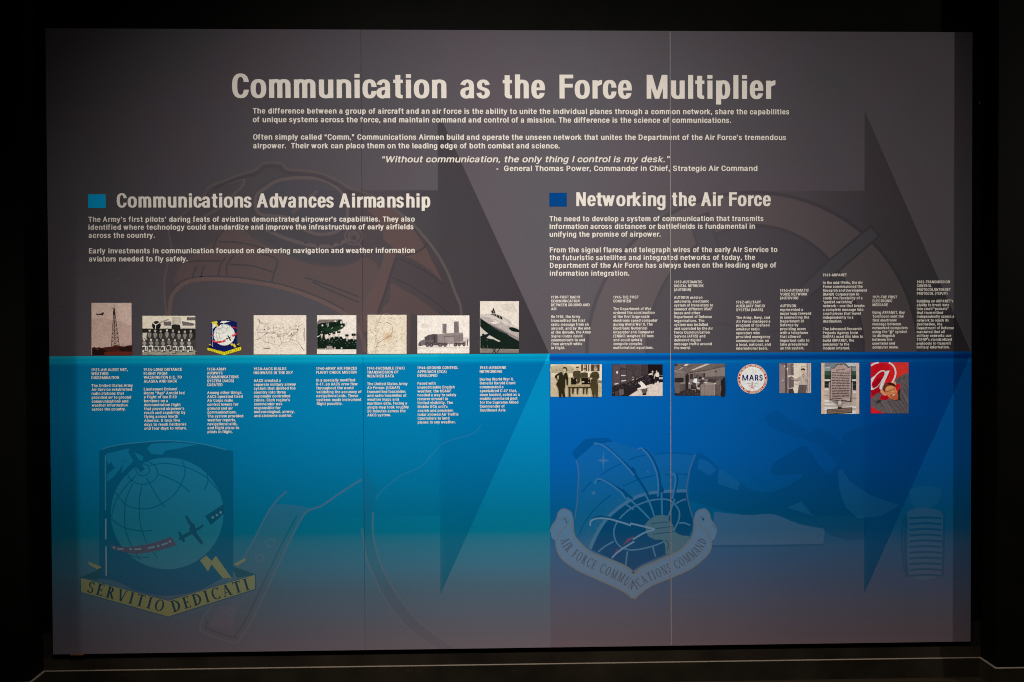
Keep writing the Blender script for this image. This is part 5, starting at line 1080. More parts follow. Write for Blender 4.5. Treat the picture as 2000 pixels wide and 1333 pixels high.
# air route map
S = [('r', (228, 215, 198), (876, 97, 1768, 762))]
MC = (138, 128, 118); MD = (92, 83, 78)
for p, w_ in (([(975, 215), (1100, 238), (1220, 248), (1350, 242), (1420, 220), (1445, 245), (1490, 268), (1520, 300), (1560, 272), (1600, 220), (1632, 152), (1668, 172), (1642, 250), (1632, 300), (1640, 340), (1618, 400), (1600, 480), (1612, 530)], 3.5),
              ([(978, 218), (950, 320), (930, 400), (952, 450), (990, 490), (1060, 552), (1150, 572), (1310, 612), (1342, 690), (1372, 690)], 4), ([(1342, 612), (1400, 560), (1480, 546), (1532, 560), (1575, 600)], 3), ([(1180, 580), (1240, 630), (1290, 660), (1310, 690)], 2.5),
              ([(930, 393), (1100, 390), (1300, 425), (1440, 410), (1500, 350), (1620, 332)], 5), ([(1100, 390), (1270, 402), (1440, 408)], 3), ([(990, 490), (1095, 402), (1125, 265), (985, 228)], 5), ([(1440, 410), (1500, 470), (1610, 380)], 4), ([(1440, 470), (1520, 430), (1620, 350)], 4), ([(1480, 520), (1560, 430), (1625, 370)], 4), ([(1320, 430), (1335, 520), (1350, 570), (1320, 612)], 4), ([(1350, 560), (1480, 545), (1500, 515), (1610, 532)], 4),
              ([(1212, 250), (1212, 400)], 2.5), ([(1135, 410), (1137, 470)], 2.5), ([(1060, 462), (1200, 470), (1325, 470)], 3), ([(1040, 470), (1040, 540)], 2.5), ([(1120, 318), (1212, 315)], 2.5), ([(1215, 302), (1310, 302)], 2.5), ([(1215, 360), (1320, 362)], 2.5), ([(1120, 470), (1125, 560)], 2.5), ([(1230, 480), (1235, 590)], 2.5), ([(1380, 430), (1385, 550)], 2.5), ([(1360, 250), (1375, 320), (1420, 360), (1430, 400)], 2.5), ([(1430, 290), (1440, 400)], 2.5), ([(1480, 270), (1485, 350)], 2.5), ([(1540, 300), (1600, 290)], 3), ([(1060, 270), (1075, 385)], 2.5), ([(950, 340), (1075, 345)], 2.5), ([(1250, 450), (1320, 440), (1400, 470)], 3), ([(1480, 330), (1600, 320)], 3), ([(1400, 500), (1480, 490)], 3), ([(905, 440), (912, 380), (945, 290)], 2), ([(1660, 400), (1672, 350), (1670, 310)], 2), ([(1420, 620), (1500, 615)], 2), ([(1580, 570), (1640, 640)], 2)):
    S.append(('l', MC if w_ < 4 else MD, p, w_))
S += [('l', (60, 52, 50), [(945, 150), (990, 228)], 6), ('p', (60, 52, 50), [(962, 185), (975, 178), (990, 228)]), ('l', (60, 52, 50), [(1612, 532), (1730, 696)], 4), ('p', (60, 52, 50), [(1680, 640), (1690, 632), (1718, 680)]), ('l', (60, 52, 50), [(1632, 292), (1716, 236)], 4), ('l', (60, 52, 50), [(902, 522), (990, 488)], 4), ('p', (60, 52, 50), [(930, 516), (950, 495), (965, 500)]),
      ('e', MD, (1055, 340, 11, 11)), ('e', MD, (1288, 450, 11, 13)), ('e', MD, (1518, 415, 9, 13)), ('e', MD, (1100, 402, 11, 9)), ('e', MD, (1620, 340, 10, 16)), ('l', (168, 156, 144), [(930, 636), (1110, 636)], 3), ('l', MD, [(1112, 634), (1155, 634)], 6), ('l', MD, [(1040, 662), (1155, 662)], 9), ('l', (150, 140, 130), [(1738, 310), (1738, 535)], 9), ('l', (120, 110, 102), [(1718, 390), (1718, 455)], 6)]
for k in range(46):
    x, y = R.uniform(1000, 1640), R.uniform(240, 600); S.append(('l', (118, 108, 100), [(x, y), (x + R.uniform(12, 30), y + R.uniform(-4, 4))], 5))
photo('map_print', 'pale outline map of air routes across the country', K, .87, S)

# crew in front of a bomber nose
K = crop(600, 605, 9.302)
DG, DG2 = (20, 36, 27), (30, 54, 34)
S = [('r', (232, 222, 210), (180, 103, 893, 808)), ('p', (124, 112, 106), [(182, 225), (220, 182), (640, 178), (645, 250), (520, 260), (182, 270)]), ('l', (98, 88, 84), [(420, 182), (430, 260)], 5), ('l', (98, 88, 84), [(330, 182), (335, 260)], 5), ('p', DG, [(182, 270), (270, 245), (440, 228), (530, 228), (570, 180), (604, 192), (645, 250), (680, 252), (690, 290), (668, 320), (622, 358), (560, 380), (520, 402), (440, 425), (330, 460), (182, 470)]),
     ('p', DG2, [(270, 345), (440, 330), (600, 290), (655, 325), (560, 378), (430, 410), (320, 390)]), ('p', (150, 140, 132), [(690, 290), (726, 214), (732, 222), (690, 310), (640, 350), (622, 356)]), ('p', DG, [(182, 420), (330, 470), (318, 540), (182, 540)]),
     ('e', (214, 206, 196), (512, 212, 17, 15)), ('r', (222, 214, 204), (604, 216, 632, 256)), ('e', (206, 198, 190), (277, 290, 17, 18)), ('e', (200, 190, 182), (630, 302, 20, 13)), ('l', (190, 182, 176), [(358, 240), (368, 320)], 8), ('l', (190, 182, 176), [(382, 240), (392, 310)], 8), ('l', (180, 172, 166), [(350, 268), (396, 262)], 8), ('l', (176, 170, 160), [(460, 322), (444, 352)], 9), ('l', (160, 152, 144), [(528, 232), (570, 190)], 6), ('p', (222, 214, 204), [(318, 490), (400, 478), (420, 520), (330, 526)])]
S += [('p', (18, 34, 25), [(182, 505), (230, 480), (310, 500), (345, 545), (380, 520), (440, 505), (470, 490), (530, 490), (625, 490), (660, 535), (690, 520), (770, 545), (800, 530), (893, 545), (893, 723), (182, 723)]), ('p', (226, 216, 206), [(182, 505), (182, 488), (225, 470), (232, 480)])]
for x, y, hw in ((263, 440, 30), (404, 468, 22), (486, 440, 30), (575, 425, 34), (722, 488, 34), (845, 475, 40)):
    S += [('e', (26, 30, 26), (x, y - 22, hw, 22)), ('e', (198, 182, 168), (x, y + 16, 22, 30)), ('p', (20, 28, 24), [(x - hw, y - 8), (x, y - 44), (x + hw, y - 8), (x + hw - 8, y + 2), (x - hw + 8, y + 2)]), ('e', (214, 200, 188), (x + 3, y - 34, 8, 7)), ('p', (206, 196, 184), [(x - 14, y + 48), (x + 16, y + 48), (x + 4, y + 110)]), ('l', (40, 46, 40), [(x + 1, y + 55), (x + 4, y + 105)], 6), ('l', (150, 146, 132), [(x + 30, y + 120), (x + 54, y + 122)], 7), ('e', (156, 150, 136), (x - 22, y + 125, 5, 5)), ('e', (156, 150, 136), (x + 8, y + 165, 5, 5))]
S += [('p', (158, 148, 140), [(354, 660), (456, 662), (452, 722), (358, 722)]), ('e', (204, 186, 172), (338, 712, 14, 14)), ('e', (204, 186, 172), (466, 712, 12, 14)), ('e', (204, 186, 172), (626, 700, 16, 16)), ('e', (204, 186, 172), (506, 700, 12, 18)), ('r', (110, 104, 98), (190, 700, 318, 722)), ('r', (232, 222, 210), (180, 728, 893, 808))]
photo('photograph', 'photo of six uniformed men before a dark bomber nose', K, .91, S)

# weather map
S = [('r', (232, 219, 196), (1097, 97, 1805, 805))]
for i in range(5): S.append(('e', (232 - i * 4, 214 - i * 7, 186 - i * 8), (1470, 500, 120 - i * 20, 115 - i * 20)))
CT = (190, 174, 152)
for i in range(9):
    r = 36 + 24 * i; S.append(('c', CT, oval(1465 - i * 3, 478 - i * 8, r * .92, r * (1 + .06 * i), 26) + [(1465 - i * 3 + r * .92, 478 - i * 8)], 3))
for i in range(4):
    S.append(('c', CT, [(x, y) for x, y in [(1100, 300 + i * 40), (1180, 270 + i * 40), (1260, 210 + i * 34), (1330, 120 + i * 12), (1350, 99)]], 3))
    S.append(('c', CT, [(1640 + i * 38, 99), (1690 + i * 28, 200), (1712 + i * 24, 380), (1716 + i * 22, 560), (1760 + i * 10, 650)], 3))
    S.append(('c', CT, oval(1172, 165, 30 + i * 20, 26 + i * 20, 20) + [(1202 + i * 20, 165)], 3))
S += [('c', CT, [(1180, 803), (1230, 700), (1320, 660), (1420, 650)], 3), ('c', CT, [(1480, 803), (1500, 740), (1580, 680), (1700, 660)], 3), ('c', (136, 112, 92), [(1250, 803), (1252, 700), (1290, 610), (1400, 540), (1500, 480), (1550, 400), (1552, 320)], 6), ('c', (120, 100, 84), [(1260, 215), (1350, 240)], 5), ('c', (110, 92, 78), [(1440, 225), (1520, 270), (1556, 300)], 6), ('l', (110, 92, 78), [(1505, 172), (1545, 138)], 6)]
for k in range(120):
    x, y = (R.uniform(1110, 1300), R.uniform(330, 790)) if k < 70 else (R.uniform(1330, 1790), R.uniform(140, 780))
    S.append(('l', (104, 90, 76) if k % 3 else (70, 60, 52), [(x, y), (x + R.uniform(-6, 10), y + R.uniform(6, 16))], 5))
photo('map_print', 'cream weather map with rings of pressure lines', K, .93, S)

# radar truck
K = crop(805, 580, 8.696)
S = [('r', (238, 228, 216), (88, 318, 972, 963)), ('s', (226, 215, 205), [(150, 470), (220, 450), (320, 470), (300, 520), (180, 530)]), ('s', (228, 217, 207), [(850, 450), (920, 470), (900, 510), (860, 500)]), ('p', (214, 202, 194), [(866, 690), (972, 694), (972, 760), (866, 760)]),
     ('r', (146, 130, 130), (514, 458, 584, 620)), ('r', (126, 112, 112), (532, 458, 584, 620)), ('p', (134, 120, 121), [(708, 425), (790, 420), (800, 650), (712, 650)]), ('r', (120, 107, 108), (720, 430, 770, 650)), ('l', (216, 206, 198), [(710, 412), (790, 412)], 14),
     ('p', (148, 134, 133), [(430, 642), (525, 625), (862, 608), (868, 765), (720, 772), (700, 806), (540, 806), (430, 785)]), ('p', (128, 115, 116), [(540, 668), (715, 660), (715, 800), (545, 800)]), ('p', (156, 142, 140), [(550, 690), (712, 684), (712, 800), (556, 800)]), ('l', (104, 92, 94), [(530, 672), (716, 664)], 7), ('l', (118, 106, 107), [(716, 618), (720, 770)], 6), ('p', (136, 122, 122), [(722, 650), (866, 640), (868, 765), (722, 770)]), ('l', (112, 100, 102), [(800, 612), (806, 768)], 5),
     ('p', (86, 74, 77), [(210, 690), (268, 652), (350, 634), (430, 634), (432, 780), (330, 795), (212, 785)]), ('l', (110, 98, 98), [(300, 640), (330, 790)], 12), ('l', (64, 54, 58), [(376, 640), (380, 780)], 22), ('p', (104, 92, 92), [(212, 735), (370, 728), (372, 770), (214, 776)]), ('s', (122, 109, 109), [(108, 792), (150, 742), (210, 734), (218, 808), (150, 836), (116, 830)]), ('l', (200, 190, 182), [(150, 750), (204, 720)], 6),
     ('r', (94, 82, 84), (210, 782, 600, 826)), ('r', (90, 79, 81), (720, 775, 900, 812)), ('l', (90, 79, 81), [(866, 770), (905, 760), (900, 830)], 10), ('s', (214, 204, 196), [(360, 836), (440, 838), (430, 856), (366, 856)]), ('l', (110, 100, 100), [(632, 806), (634, 850)], 4)]
for x, y, r in ((128, 815, 24), (262, 822, 32), (325, 822, 32), (478, 815, 38), (560, 826, 28), (735, 815, 32), (880, 812, 26), (800, 818, 24)): S += [('e', (72, 62, 66), (x, y, r, r)), ('e', (136, 124, 122), (x, y, r * .48, r * .48)), ('e', (84, 74, 76), (x, y, r * .2, r * .2))]
S += [('l', (96, 84, 86), [(938, 735), (938, 832)], 17), ('e', (110, 98, 96), (940, 730, 9, 11)), ('p', (226, 216, 206), [(90, 852), (960, 846), (960, 870), (90, 872)])]
photo('photograph', 'pale photo of a military truck carrying two tall boxes', K, .94, S)

# transport plane nose
S = [('r', (228, 217, 203), (1153, 76, 1812, 953)), ('s', (216, 204, 190), [(1500, 150), (1700, 120), (1780, 260), (1600, 250)]),
     ('p', (22, 36, 30), [(1156, 350), (1300, 360), (1812, 700), (1812, 892), (1156, 882)]),
     ('p', (186, 174, 168), [(1156, 302), (1250, 298), (1330, 292), (1400, 288), (1500, 312), (1560, 350), (1660, 412), (1700, 472), (1812, 535), (1812, 752), (1700, 690), (1590, 622), (1500, 588), (1420, 545), (1350, 492), (1240, 420), (1156, 362)]),
     ('p', (208, 198, 188), [(1156, 306), (1330, 300), (1540, 360), (1700, 480), (1812, 545), (1812, 600), (1640, 500), (1480, 410), (1300, 350), (1156, 335)]), ('p', (148, 136, 134), [(1300, 440), (1420, 500), (1560, 570), (1700, 640), (1812, 700), (1812, 752), (1600, 628), (1420, 546), (1330, 478)]), ('p', (90, 84, 84), [(1350, 490), (1500, 560), (1640, 636), (1600, 632), (1420, 548)]),
     ('p', (206, 196, 184), [(1156, 506), (1222, 572), (1292, 628), (1215, 645), (1156, 672)]), ('p', (206, 196, 184), [(1262, 700), (1312, 652), (1380, 690), (1502, 756), (1470, 766), (1380, 722), (1330, 716)]),
     ('p', (24, 34, 30), [(1318, 300), (1420, 298), (1520, 340), (1536, 392), (1485, 372), (1400, 322)]), ('l', (196, 186, 178), [(1430, 302), (1440, 335)], 8), ('l', (196, 186, 178), [(1482, 320), (1492, 368)], 8), ('s', (20, 32, 26), [(1642, 530), (1690, 516), (1760, 535), (1812, 565), (1812, 600), (1720, 592), (1660, 560)]),
     ('e', (30, 30, 28), (1382, 212, 14, 18)), ('p', (34, 34, 32), [(1340, 246), (1365, 228), (1400, 230), (1416, 284), (1352, 286)]), ('e', (150, 140, 132), (1380, 258, 10, 14)), ('s', (228, 218, 208), [(1298, 440), (1370, 432), (1385, 400), (1420, 396), (1450, 420), (1500, 430), (1450, 450), (1420, 470), (1380, 458)]), ('l', (120, 112, 108), [(1400, 405), (1398, 440)], 5), ('l', (120, 112, 108), [(1424, 405), (1424, 445)], 5), ('l', (130, 120, 116), [(1380, 470), (1440, 475)], 8), ('c', (140, 130, 128), [(1545, 345), (1520, 430), (1545, 560)], 3), ('c', (140, 130, 128), [(1655, 410), (1640, 510), (1600, 610)], 3),
     ('p', (132, 122, 114), [(1156, 884), (1812, 894), (1812, 953), (1156, 953)]), ('l', (24, 28, 26), [(1370, 884), (1420, 950)], 16), ('l', (24, 28, 26), [(1420, 884), (1366, 950)], 12), ('l', (24, 28, 26), [(1485, 884), (1440, 952)], 14), ('e', (34, 40, 36), (1205, 640, 20, 16)), ('l', (90, 86, 80), [(1265, 720), (1280, 755)], 8), ('l', (110, 104, 98), [(1200, 830), (1210, 870)], 7), ('l', (96, 92, 86), [(1280, 820), (1276, 872)], 7)]
photo('photograph', 'photo of a man sitting on a large transport plane', K, .945, S)

# men with radio boxes on a table
K = crop(1060, 700, 8)
S = [('r', (216, 200, 168), (122, 96, 922, 602)), ('r', (196, 180, 148), (122, 300, 922, 602)), ('s', (186, 172, 142), [(130, 130), (300, 110), (480, 140), (470, 235), (300, 220), (132, 230)])]
for k in range(60):
    x, y = R.uniform(125, 900), R.uniform(320, 595); S.append(('l', (R.uniform(150, 176),) * 1 + (R.uniform(138, 160), R.uniform(104, 130)) if k % 2 else (226, 210, 178), [(x, y), (x + R.uniform(10, 20), y + R.uniform(-4, 4))], 6))
for k in range(24): x = 140 + k * 14; S.append(('l', (164, 150, 122), [(x, R.uniform(150, 180)), (x + 4, 225)], 4))
S += [('r', (226, 214, 190), (600, 96, 922, 345)), ('r', (84, 66, 48), (600, 98, 745, 205))]
for x in (628, 652, 694, 728): S.append(('r', (222, 208, 182), (x, 98, x + 14, 205)))
S += [('r', (76, 62, 50), (752, 98, 888, 205)), ('r', (130, 116, 92), (800, 98, 840, 205)), ('r', (228, 218, 196), (888, 96, 922, 350)), ('r', (130, 120, 104), (864, 348, 922, 385))]
for x, y, hw in ((540, 152, 24), (655, 178, 22)):
    S += [('s', (74, 65, 46), [(x - 64, y + 62), (x - 40, y + 45), (x + 36, y + 45), (x + 48, y + 70), (x + 46, y + 150), (x + 34, y + 232), (x - 30, y + 232), (x - 66, y + 120)]), ('e', (196, 172, 140), (x, y + 14, 18, 24)), ('p', (62, 52, 36), [(x - hw, y), (x - 16, y - 22), (x + 18, y - 22), (x + hw, y)]), ('l', (52, 44, 30), [(x - 20, y + 72), (x - 22, y + 140)], 4), ('l', (52, 44, 30), [(x + 20, y + 72), (x + 22, y + 140)], 4)]
for x0, x1, x2 in ((468, 486, 464), (540, 552, 536), (637, 646, 632), (685, 694, 682)): S.append(('p', (66, 54, 36), [(x0 - 14, 458), (x1 + 10, 458), (x2 + 14, 562), (x2 - 6, 562)]))
S += [('p', (28, 24, 15), [(440, 300), (522, 302), (522, 412), (442, 410)]), ('p', (26, 22, 14), [(608, 300), (738, 300), (738, 405), (610, 408)]), ('l', (136, 120, 84), [(442, 304), (520, 305)], 5), ('l', (136, 120, 84), [(610, 304), (736, 304)], 5), ('e', (190, 176, 140), (715, 324, 9, 7)), ('e', (190, 176, 140), (716, 378, 9, 8)), ('e', (200, 186, 150), (630, 370, 20, 12)), ('e', (150, 134, 100), (480, 318, 12, 7)), ('e', (190, 174, 138), (528, 345, 8, 16)),
      ('p', (168, 150, 116), [(384, 430), (400, 412), (740, 408), (752, 448), (392, 452)]), ('p', (58, 48, 30), [(390, 450), (748, 446), (748, 464), (392, 466)]), ('p', (66, 54, 34), [(400, 460), (432, 460), (432, 602), (402, 602)]),
      ('s', (46, 40, 24), [(300, 218), (340, 232), (376, 226), (392, 280), (398, 350), (390, 424), (372, 420), (366, 350), (352, 330), (350, 440), (340, 500), (348, 602), (312, 602), (298, 540), (290, 602), (256, 602), (240, 480), (208, 408), (232, 352), (186, 290), (220, 248), (270, 220)]), ('p', (200, 184, 152), [(226, 278), (254, 268), (244, 330), (234, 338)]), ('p', (226, 214, 192), [(314, 216), (346, 222), (322, 268), (310, 250)]), ('l', (60, 50, 30), [(328, 222), (318, 262)], 7), ('e', (204, 180, 146), (338, 178, 26, 34)), ('p', (40, 34, 20), [(308, 150), (340, 134), (372, 148), (384, 190), (372, 196), (360, 166), (312, 160)]), ('e', (204, 180, 146), (372, 440, 16, 14)),
      ('s', (72, 61, 40), [(752, 236), (800, 210), (866, 222), (882, 300), (852, 340), (866, 430), (862, 500), (856, 602), (822, 602), (815, 520), (806, 602), (780, 602), (756, 490), (738, 420), (750, 340), (734, 296)]), ('e', (190, 166, 130), (826, 168, 28, 38)), ('p', (150, 134, 104), [(798, 150), (818, 128), (850, 140), (852, 160)]), ('l', (60, 52, 34), [(812, 168), (836, 166)], 6), ('l', (52, 44, 28), [(770, 270), (850, 290), (870, 250)], 7), ('l', (50, 42, 28), [(745, 345), (852, 342)], 9), ('e', (196, 172, 138), (752, 318, 22, 14))]
photo('photograph', 'sepia photo of four men around a table with radio boxes', K, .89, S)

# computer racks
S = [('r', (62, 52, 55), (1082, 96, 1872, 590)), ('r', (84, 72, 76), (1092, 108, 1206, 425)), ('r', (78, 67, 70), (1218, 182, 1302, 392)), ('r', (74, 63, 66), (1314, 188, 1402, 372)), ('p', (88, 76, 80), [(1210, 98), (1300, 98), (1300, 160), (1210, 140)]), ('p', (70, 60, 63), [(1310, 98), (1440, 98), (1440, 250), (1410, 250), (1408, 180), (1312, 178)]), ('r', (80, 69, 72), (1446, 98, 1530, 280)), ('r', (66, 56, 60), (1536, 98, 1640, 255)), ('p', (26, 21, 23), [(1640, 96), (1872, 96), (1872, 340), (1650, 300)]),
     ('p', (212, 197, 186), [(1345, 590), (1400, 552), (1480, 505), (1640, 420), (1760, 385), (1872, 376), (1872, 590)]), ('p', (40, 33, 36), [(1084, 440), (1230, 410), (1400, 352), (1650, 258), (1668, 400), (1480, 472), (1400, 548), (1330, 590), (1084, 590)])]
for k in range(70):
    x = R.uniform(1090, 1640); f = (x - 1084) / 566; y = 445 - f * 175 + R.uniform(4, 130 - f * 30); v = R.uniform(52, 120)
    S.append(('l', (v, v * .88, v * .9), [(x, y), (x + R.uniform(6, 22), y - R.uniform(2, 9))], R.uniform(4, 12)))
for x in (1460, 1490, 1515, 1560, 1600): S.append(('l', (56, 47, 50), [(x, 100), (x, 270)], 5))
S += [('p', (70, 60, 64), [(1130, 520), (1180, 505), (1182, 588), (1130, 588)]), ('p', (100, 88, 90), [(1186, 500), (1260, 480), (1270, 560), (1200, 590)]), ('r', (204, 192, 184), (1222, 263, 1294, 278)), ('p', (204, 192, 184), [(1222, 350), (1302, 340), (1302, 356), (1222, 366)]), ('p', (208, 196, 188), [(1120, 398), (1180, 384), (1182, 402), (1122, 414)]), ('e', (222, 208, 196), (1160, 222, 14, 22)), ('l', (180, 168, 160), [(1396, 300), (1428, 292)], 9), ('l', (180, 168, 160), [(1390, 345), (1425, 325)], 13), ('l', (170, 158, 150), [(1455, 330), (1490, 318)], 8), ('l', (150, 140, 134), [(1500, 300), (1560, 290)], 6), ('l', (150, 140, 134), [(1800, 262), (1872, 270)], 6), ('r', (196, 184, 174), (1815, 298, 1872, 328)), ('r', (30, 25, 28), (1812, 330, 1872, 372)),
      ('s', (228, 217, 207), [(1490, 372), (1520, 356), (1548, 366), (1600, 420), (1628, 462), (1600, 478), (1548, 482), (1490, 492), (1474, 474), (1530, 452), (1526, 420), (1500, 400)]), ('e', (70, 58, 58), (1506, 366, 17, 14)), ('e', (206, 186, 172), (1500, 384, 10, 14)), ('s', (92, 80, 80), [(1540, 486), (1600, 474), (1634, 468), (1624, 525), (1600, 560), (1580, 572), (1560, 545)]), ('p', (40, 34, 36), [(1552, 560), (1612, 540), (1614, 572), (1560, 576)]),
      ('p', (28, 23, 26), [(1690, 240), (1715, 230), (1742, 236), (1748, 330), (1742, 404), (1722, 408), (1712, 340), (1700, 402), (1680, 398), (1684, 300)]), ('e', (206, 186, 172), (1714, 212, 12, 17)), ('p', (216, 204, 194), [(1646, 252), (1690, 232), (1706, 240), (1700, 262), (1650, 264)]), ('p', (216, 204, 194), [(1708, 236), (1720, 236), (1716, 280)]), ('p', (210, 198, 188), [(1740, 240), (1748, 280), (1742, 322), (1734, 320)]), ('e', (70, 58, 58), (1784, 198, 17, 14)), ('e', (206, 186, 172), (1776, 208, 10, 13)), ('s', (222, 210, 200), [(1768, 226), (1800, 220), (1816, 250), (1812, 296), (1768, 292), (1756, 262)]), ('p', (34, 28, 32), [(1764, 290), (1812, 292), (1816, 362), (1766, 360)]), ('p', (216, 200, 188), [(1784, 360), (1812, 360), (1806, 414), (1786, 414)])]
photo('photograph', 'dark photo of racks of computer equipment and a kneeling worker', K, .84, S)

# switching room
K = crop(1300, 700, 9.09)
S = [('r', (126, 113, 109), (156, 98, 1052, 664)), ('p', (104, 93, 90), [(156, 98), (1052, 98), (1052, 148), (700, 215), (420, 262), (156, 205)]), ('p', (60, 52, 50), [(156, 98), (215, 98), (190, 150), (156, 140)]), ('p', (62, 54, 52), [(270, 130), (420, 128), (380, 152), (290, 150)]), ('p', (198, 184, 170), [(312, 142), (352, 104), (414, 104), (372, 142)]), ('p', (176, 163, 152), [(230, 208), (300, 156), (314, 166), (254, 206)]), ('p', (190, 176, 164), [(440, 216), (560, 162), (716, 100), (792, 100), (640, 162), (500, 212)]), ('l', (70, 61, 59), [(400, 170), (500, 104)], 6), ('l', (74, 65, 62), [(840, 160), (1050, 108)], 7), ('l', (52, 45, 44), [(400, 264), (700, 218), (1052, 144)], 9), ('l', (72, 63, 61), [(156, 268), (400, 262)], 5),
     ('p', (112, 100, 96), [(156, 268), (400, 265), (400, 420), (156, 430)]), ('p', (88, 77, 75), [(690, 330), (1052, 318), (1052, 400), (700, 390)]), ('r', (60, 52, 51), (428, 275, 490, 372)), ('r', (100, 89, 86), (500, 268, 690, 370)), ('r', (52, 45, 44), (672, 266, 698, 338)), ('p', (48, 41, 40), [(156, 520), (400, 470), (620, 480), (620, 664), (156, 664)])]
for k in range(40):
    x, y = R.uniform(250, 600), R.uniform(560, 655); S.append(('p', (76, 66, 63), [(x, y), (x + 18, y - 3), (x + 26, y + 6), (x + 8, y + 9)]))
S += [('p', (100, 89, 85), [(160, 428), (246, 438), (246, 625), (160, 615)]), ('p', (84, 74, 71), [(246, 465), (350, 452), (350, 560), (246, 600)]), ('p', (44, 38, 38), [(158, 350), (315, 345), (318, 420), (240, 432), (158, 424)]), ('s', (40, 35, 35), [(352, 300), (380, 286), (408, 300), (408, 420), (398, 530), (364, 540), (350, 420)]), ('e', (60, 51, 49), (384, 278, 14, 18)), ('p', (116, 103, 99), [(398, 420), (450, 440), (448, 545), (400, 540)]), ('e', (200, 188, 178), (422, 446, 18, 10)),
      ('s', (66, 57, 56), [(590, 420), (640, 376), (690, 400), (700, 440), (650, 500), (600, 500)]), ('e', (46, 40, 40), (612, 348, 30, 24)), ('e', (60, 52, 50), (555, 318, 12, 22)), ('e', (196, 184, 174), (660, 362, 19, 17)), ('s', (236, 228, 220), [(486, 408), (510, 366), (535, 352), (556, 372), (560, 425), (602, 432), (590, 446), (530, 440), (484, 430)]), ('e', (56, 48, 46), (528, 348, 22, 12)), ('p', (70, 61, 60), [(470, 420), (530, 440), (560, 520), (480, 520)]), ('p', (176, 163, 154), [(536, 440), (556, 440), (566, 516), (608, 520), (606, 560), (552, 548)]), ('l', (150, 138, 130), [(456, 560), (540, 556)], 9), ('l', (140, 128, 120), [(524, 556), (522, 600)], 8),
      ('p', (132, 118, 113), [(615, 478), (690, 432), (860, 440), (872, 664), (618, 664)]), ('p', (148, 134, 128), [(690, 432), (860, 440), (866, 480), (700, 470)]), ('l', (98, 87, 83), [(690, 470), (694, 664)], 5), ('p', (92, 81, 78), [(868, 480), (965, 455), (965, 655), (872, 664)]), ('l', (176, 163, 154), [(866, 480), (868, 650)], 6), ('p', (64, 56, 55), [(700, 360), (860, 372), (950, 390), (950, 440), (860, 436), (740, 410)]), ('p', (104, 92, 89), [(890, 395), (990, 390), (1000, 460), (900, 470)]), ('s', (36, 31, 31), [(975, 410), (1010, 370), (1052, 352), (1052, 664), (972, 660), (985, 540)]), ('e', (196, 184, 174), (708, 432, 36, 9)), ('e', (190, 178, 168), (875, 448, 18, 14)), ('e', (168, 155, 147), (730, 385, 24, 8)), ('e', (62, 54, 52), (888, 235, 17, 17)), ('e', (96, 85, 82), (888, 235, 9, 9))]
photo('photograph', 'dim photo of people working at desks in a switching room', K, .77, S)

# round radio emblem
cx, cy = 1540, 368
S = [('e', (226, 186, 164), (cx, cy, 263, 263)), ('e', (168, 38, 28), (cx, cy, 254, 254)), ('e', (232, 206, 182), (cx, cy, 218, 218)), ('e', (238, 226, 206), (cx, cy, 210, 210))]
S[0] = ('p', S[0][1], oval(cx, cy, 263, 263, 72)); S[1] = ('p', S[1][1], oval(cx, cy, 254, 254, 72)); S[2] = ('p', S[2][1], oval(cx, cy, 218, 218, 72)); S[3] = ('p', S[3][1], oval(cx, cy, 210, 210, 72))
for p in ([(1400, 240), (1470, 190), (1560, 180)], [(1460, 210), (1540, 260), (1640, 240)], [(1540, 190), (1590, 250), (1600, 300)], [(1480, 280), (1520, 200), (1540, 175)], [(1600, 190), (1660, 260), (1690, 300)], [(1390, 480), (1350, 440)], [(1690, 470), (1640, 540)]): S.append(('l', (216, 202, 182), p, 5))
T = []
for ch, x0, x1 in (('M', 1360, 1466), ('A', 1478, 1570), ('R', 1584, 1650), ('S', 1660, 1712)):
    T += run(ch, K([(x0, 398)])[0], K([(x1, 398)])[0], 104 / 9.09 * MM, (fit_s(ch, (x1 - x0) / 104, .20, .15), .20, .15))
S.append(('t', (20, 20, 84), T))
def ring_text(text, r, a0, a1, cap, down=False):
    T = []; n = len(text)
    for i, ch in enumerate(text):
        a = math.radians(a0 + (a1 - a0) * (i + .5) / n)
        gq = glyph(ch, .9, .24, .18)
        mid = Vector(K([(cx + r * math.cos(a), cy - r * math.sin(a))])[0])
        out = Vector((math.cos(a), math.sin(a)))
        if down: out = -out
        tv = Vector((out.y, -out.x))
        c = cap / 9.09 * MM
        for t in gq[1]: T.append([tuple(mid + tv * ((q[0] - (gq[2] + gq[3]) / 2) * c) + out * ((q[1] - .5) * c)) for q in t])
    return T
LTX = (244, 206, 188)
S += [('t', LTX, ring_text('MILITARY AUXILIARY RADIO SYSTEM', 236, 157, 23, 26)), ('t', LTX, ring_text('US ARMY', 236, 180, 217, 24, True)), ('t', LTX, ring_text('AIR FORCE', 236, 323, 360, 24, True)), ('t', LTX, ring_text('NAVY - MARINE CORPS', 236, 232, 308, 26, True))]
for x, y in ((1307, 325), (1768, 318), (1360, 532), (1708, 535)): S.append(('e', (244, 226, 208), (x, y, 11, 11)))
for p, w_ in (([(1535, 412), (1508, 556)], 6), ([(1535, 412), (1560, 556)], 6), ([(1520, 500), (1552, 522)], 5), ([(1550, 500), (1514, 522)], 5), ([(1508, 524), (1560, 524)], 6), ([(1524, 470), (1546, 470)], 5), ([(1520, 480), (1548, 500)], 4)): S.append(('l', (176, 60, 50), p, w_))
for p in ([(1432, 440), (1520, 438)], [(1440, 452), (1518, 450)], [(1552, 440), (1642, 442)], [(1552, 452), (1632, 456)], [(1458, 500), (1510, 470)], [(1476, 508), (1508, 484)], [(1560, 470), (1612, 502)], [(1562, 484), (1596, 510)]): S.append(('l', (150, 142, 150), p, 5))
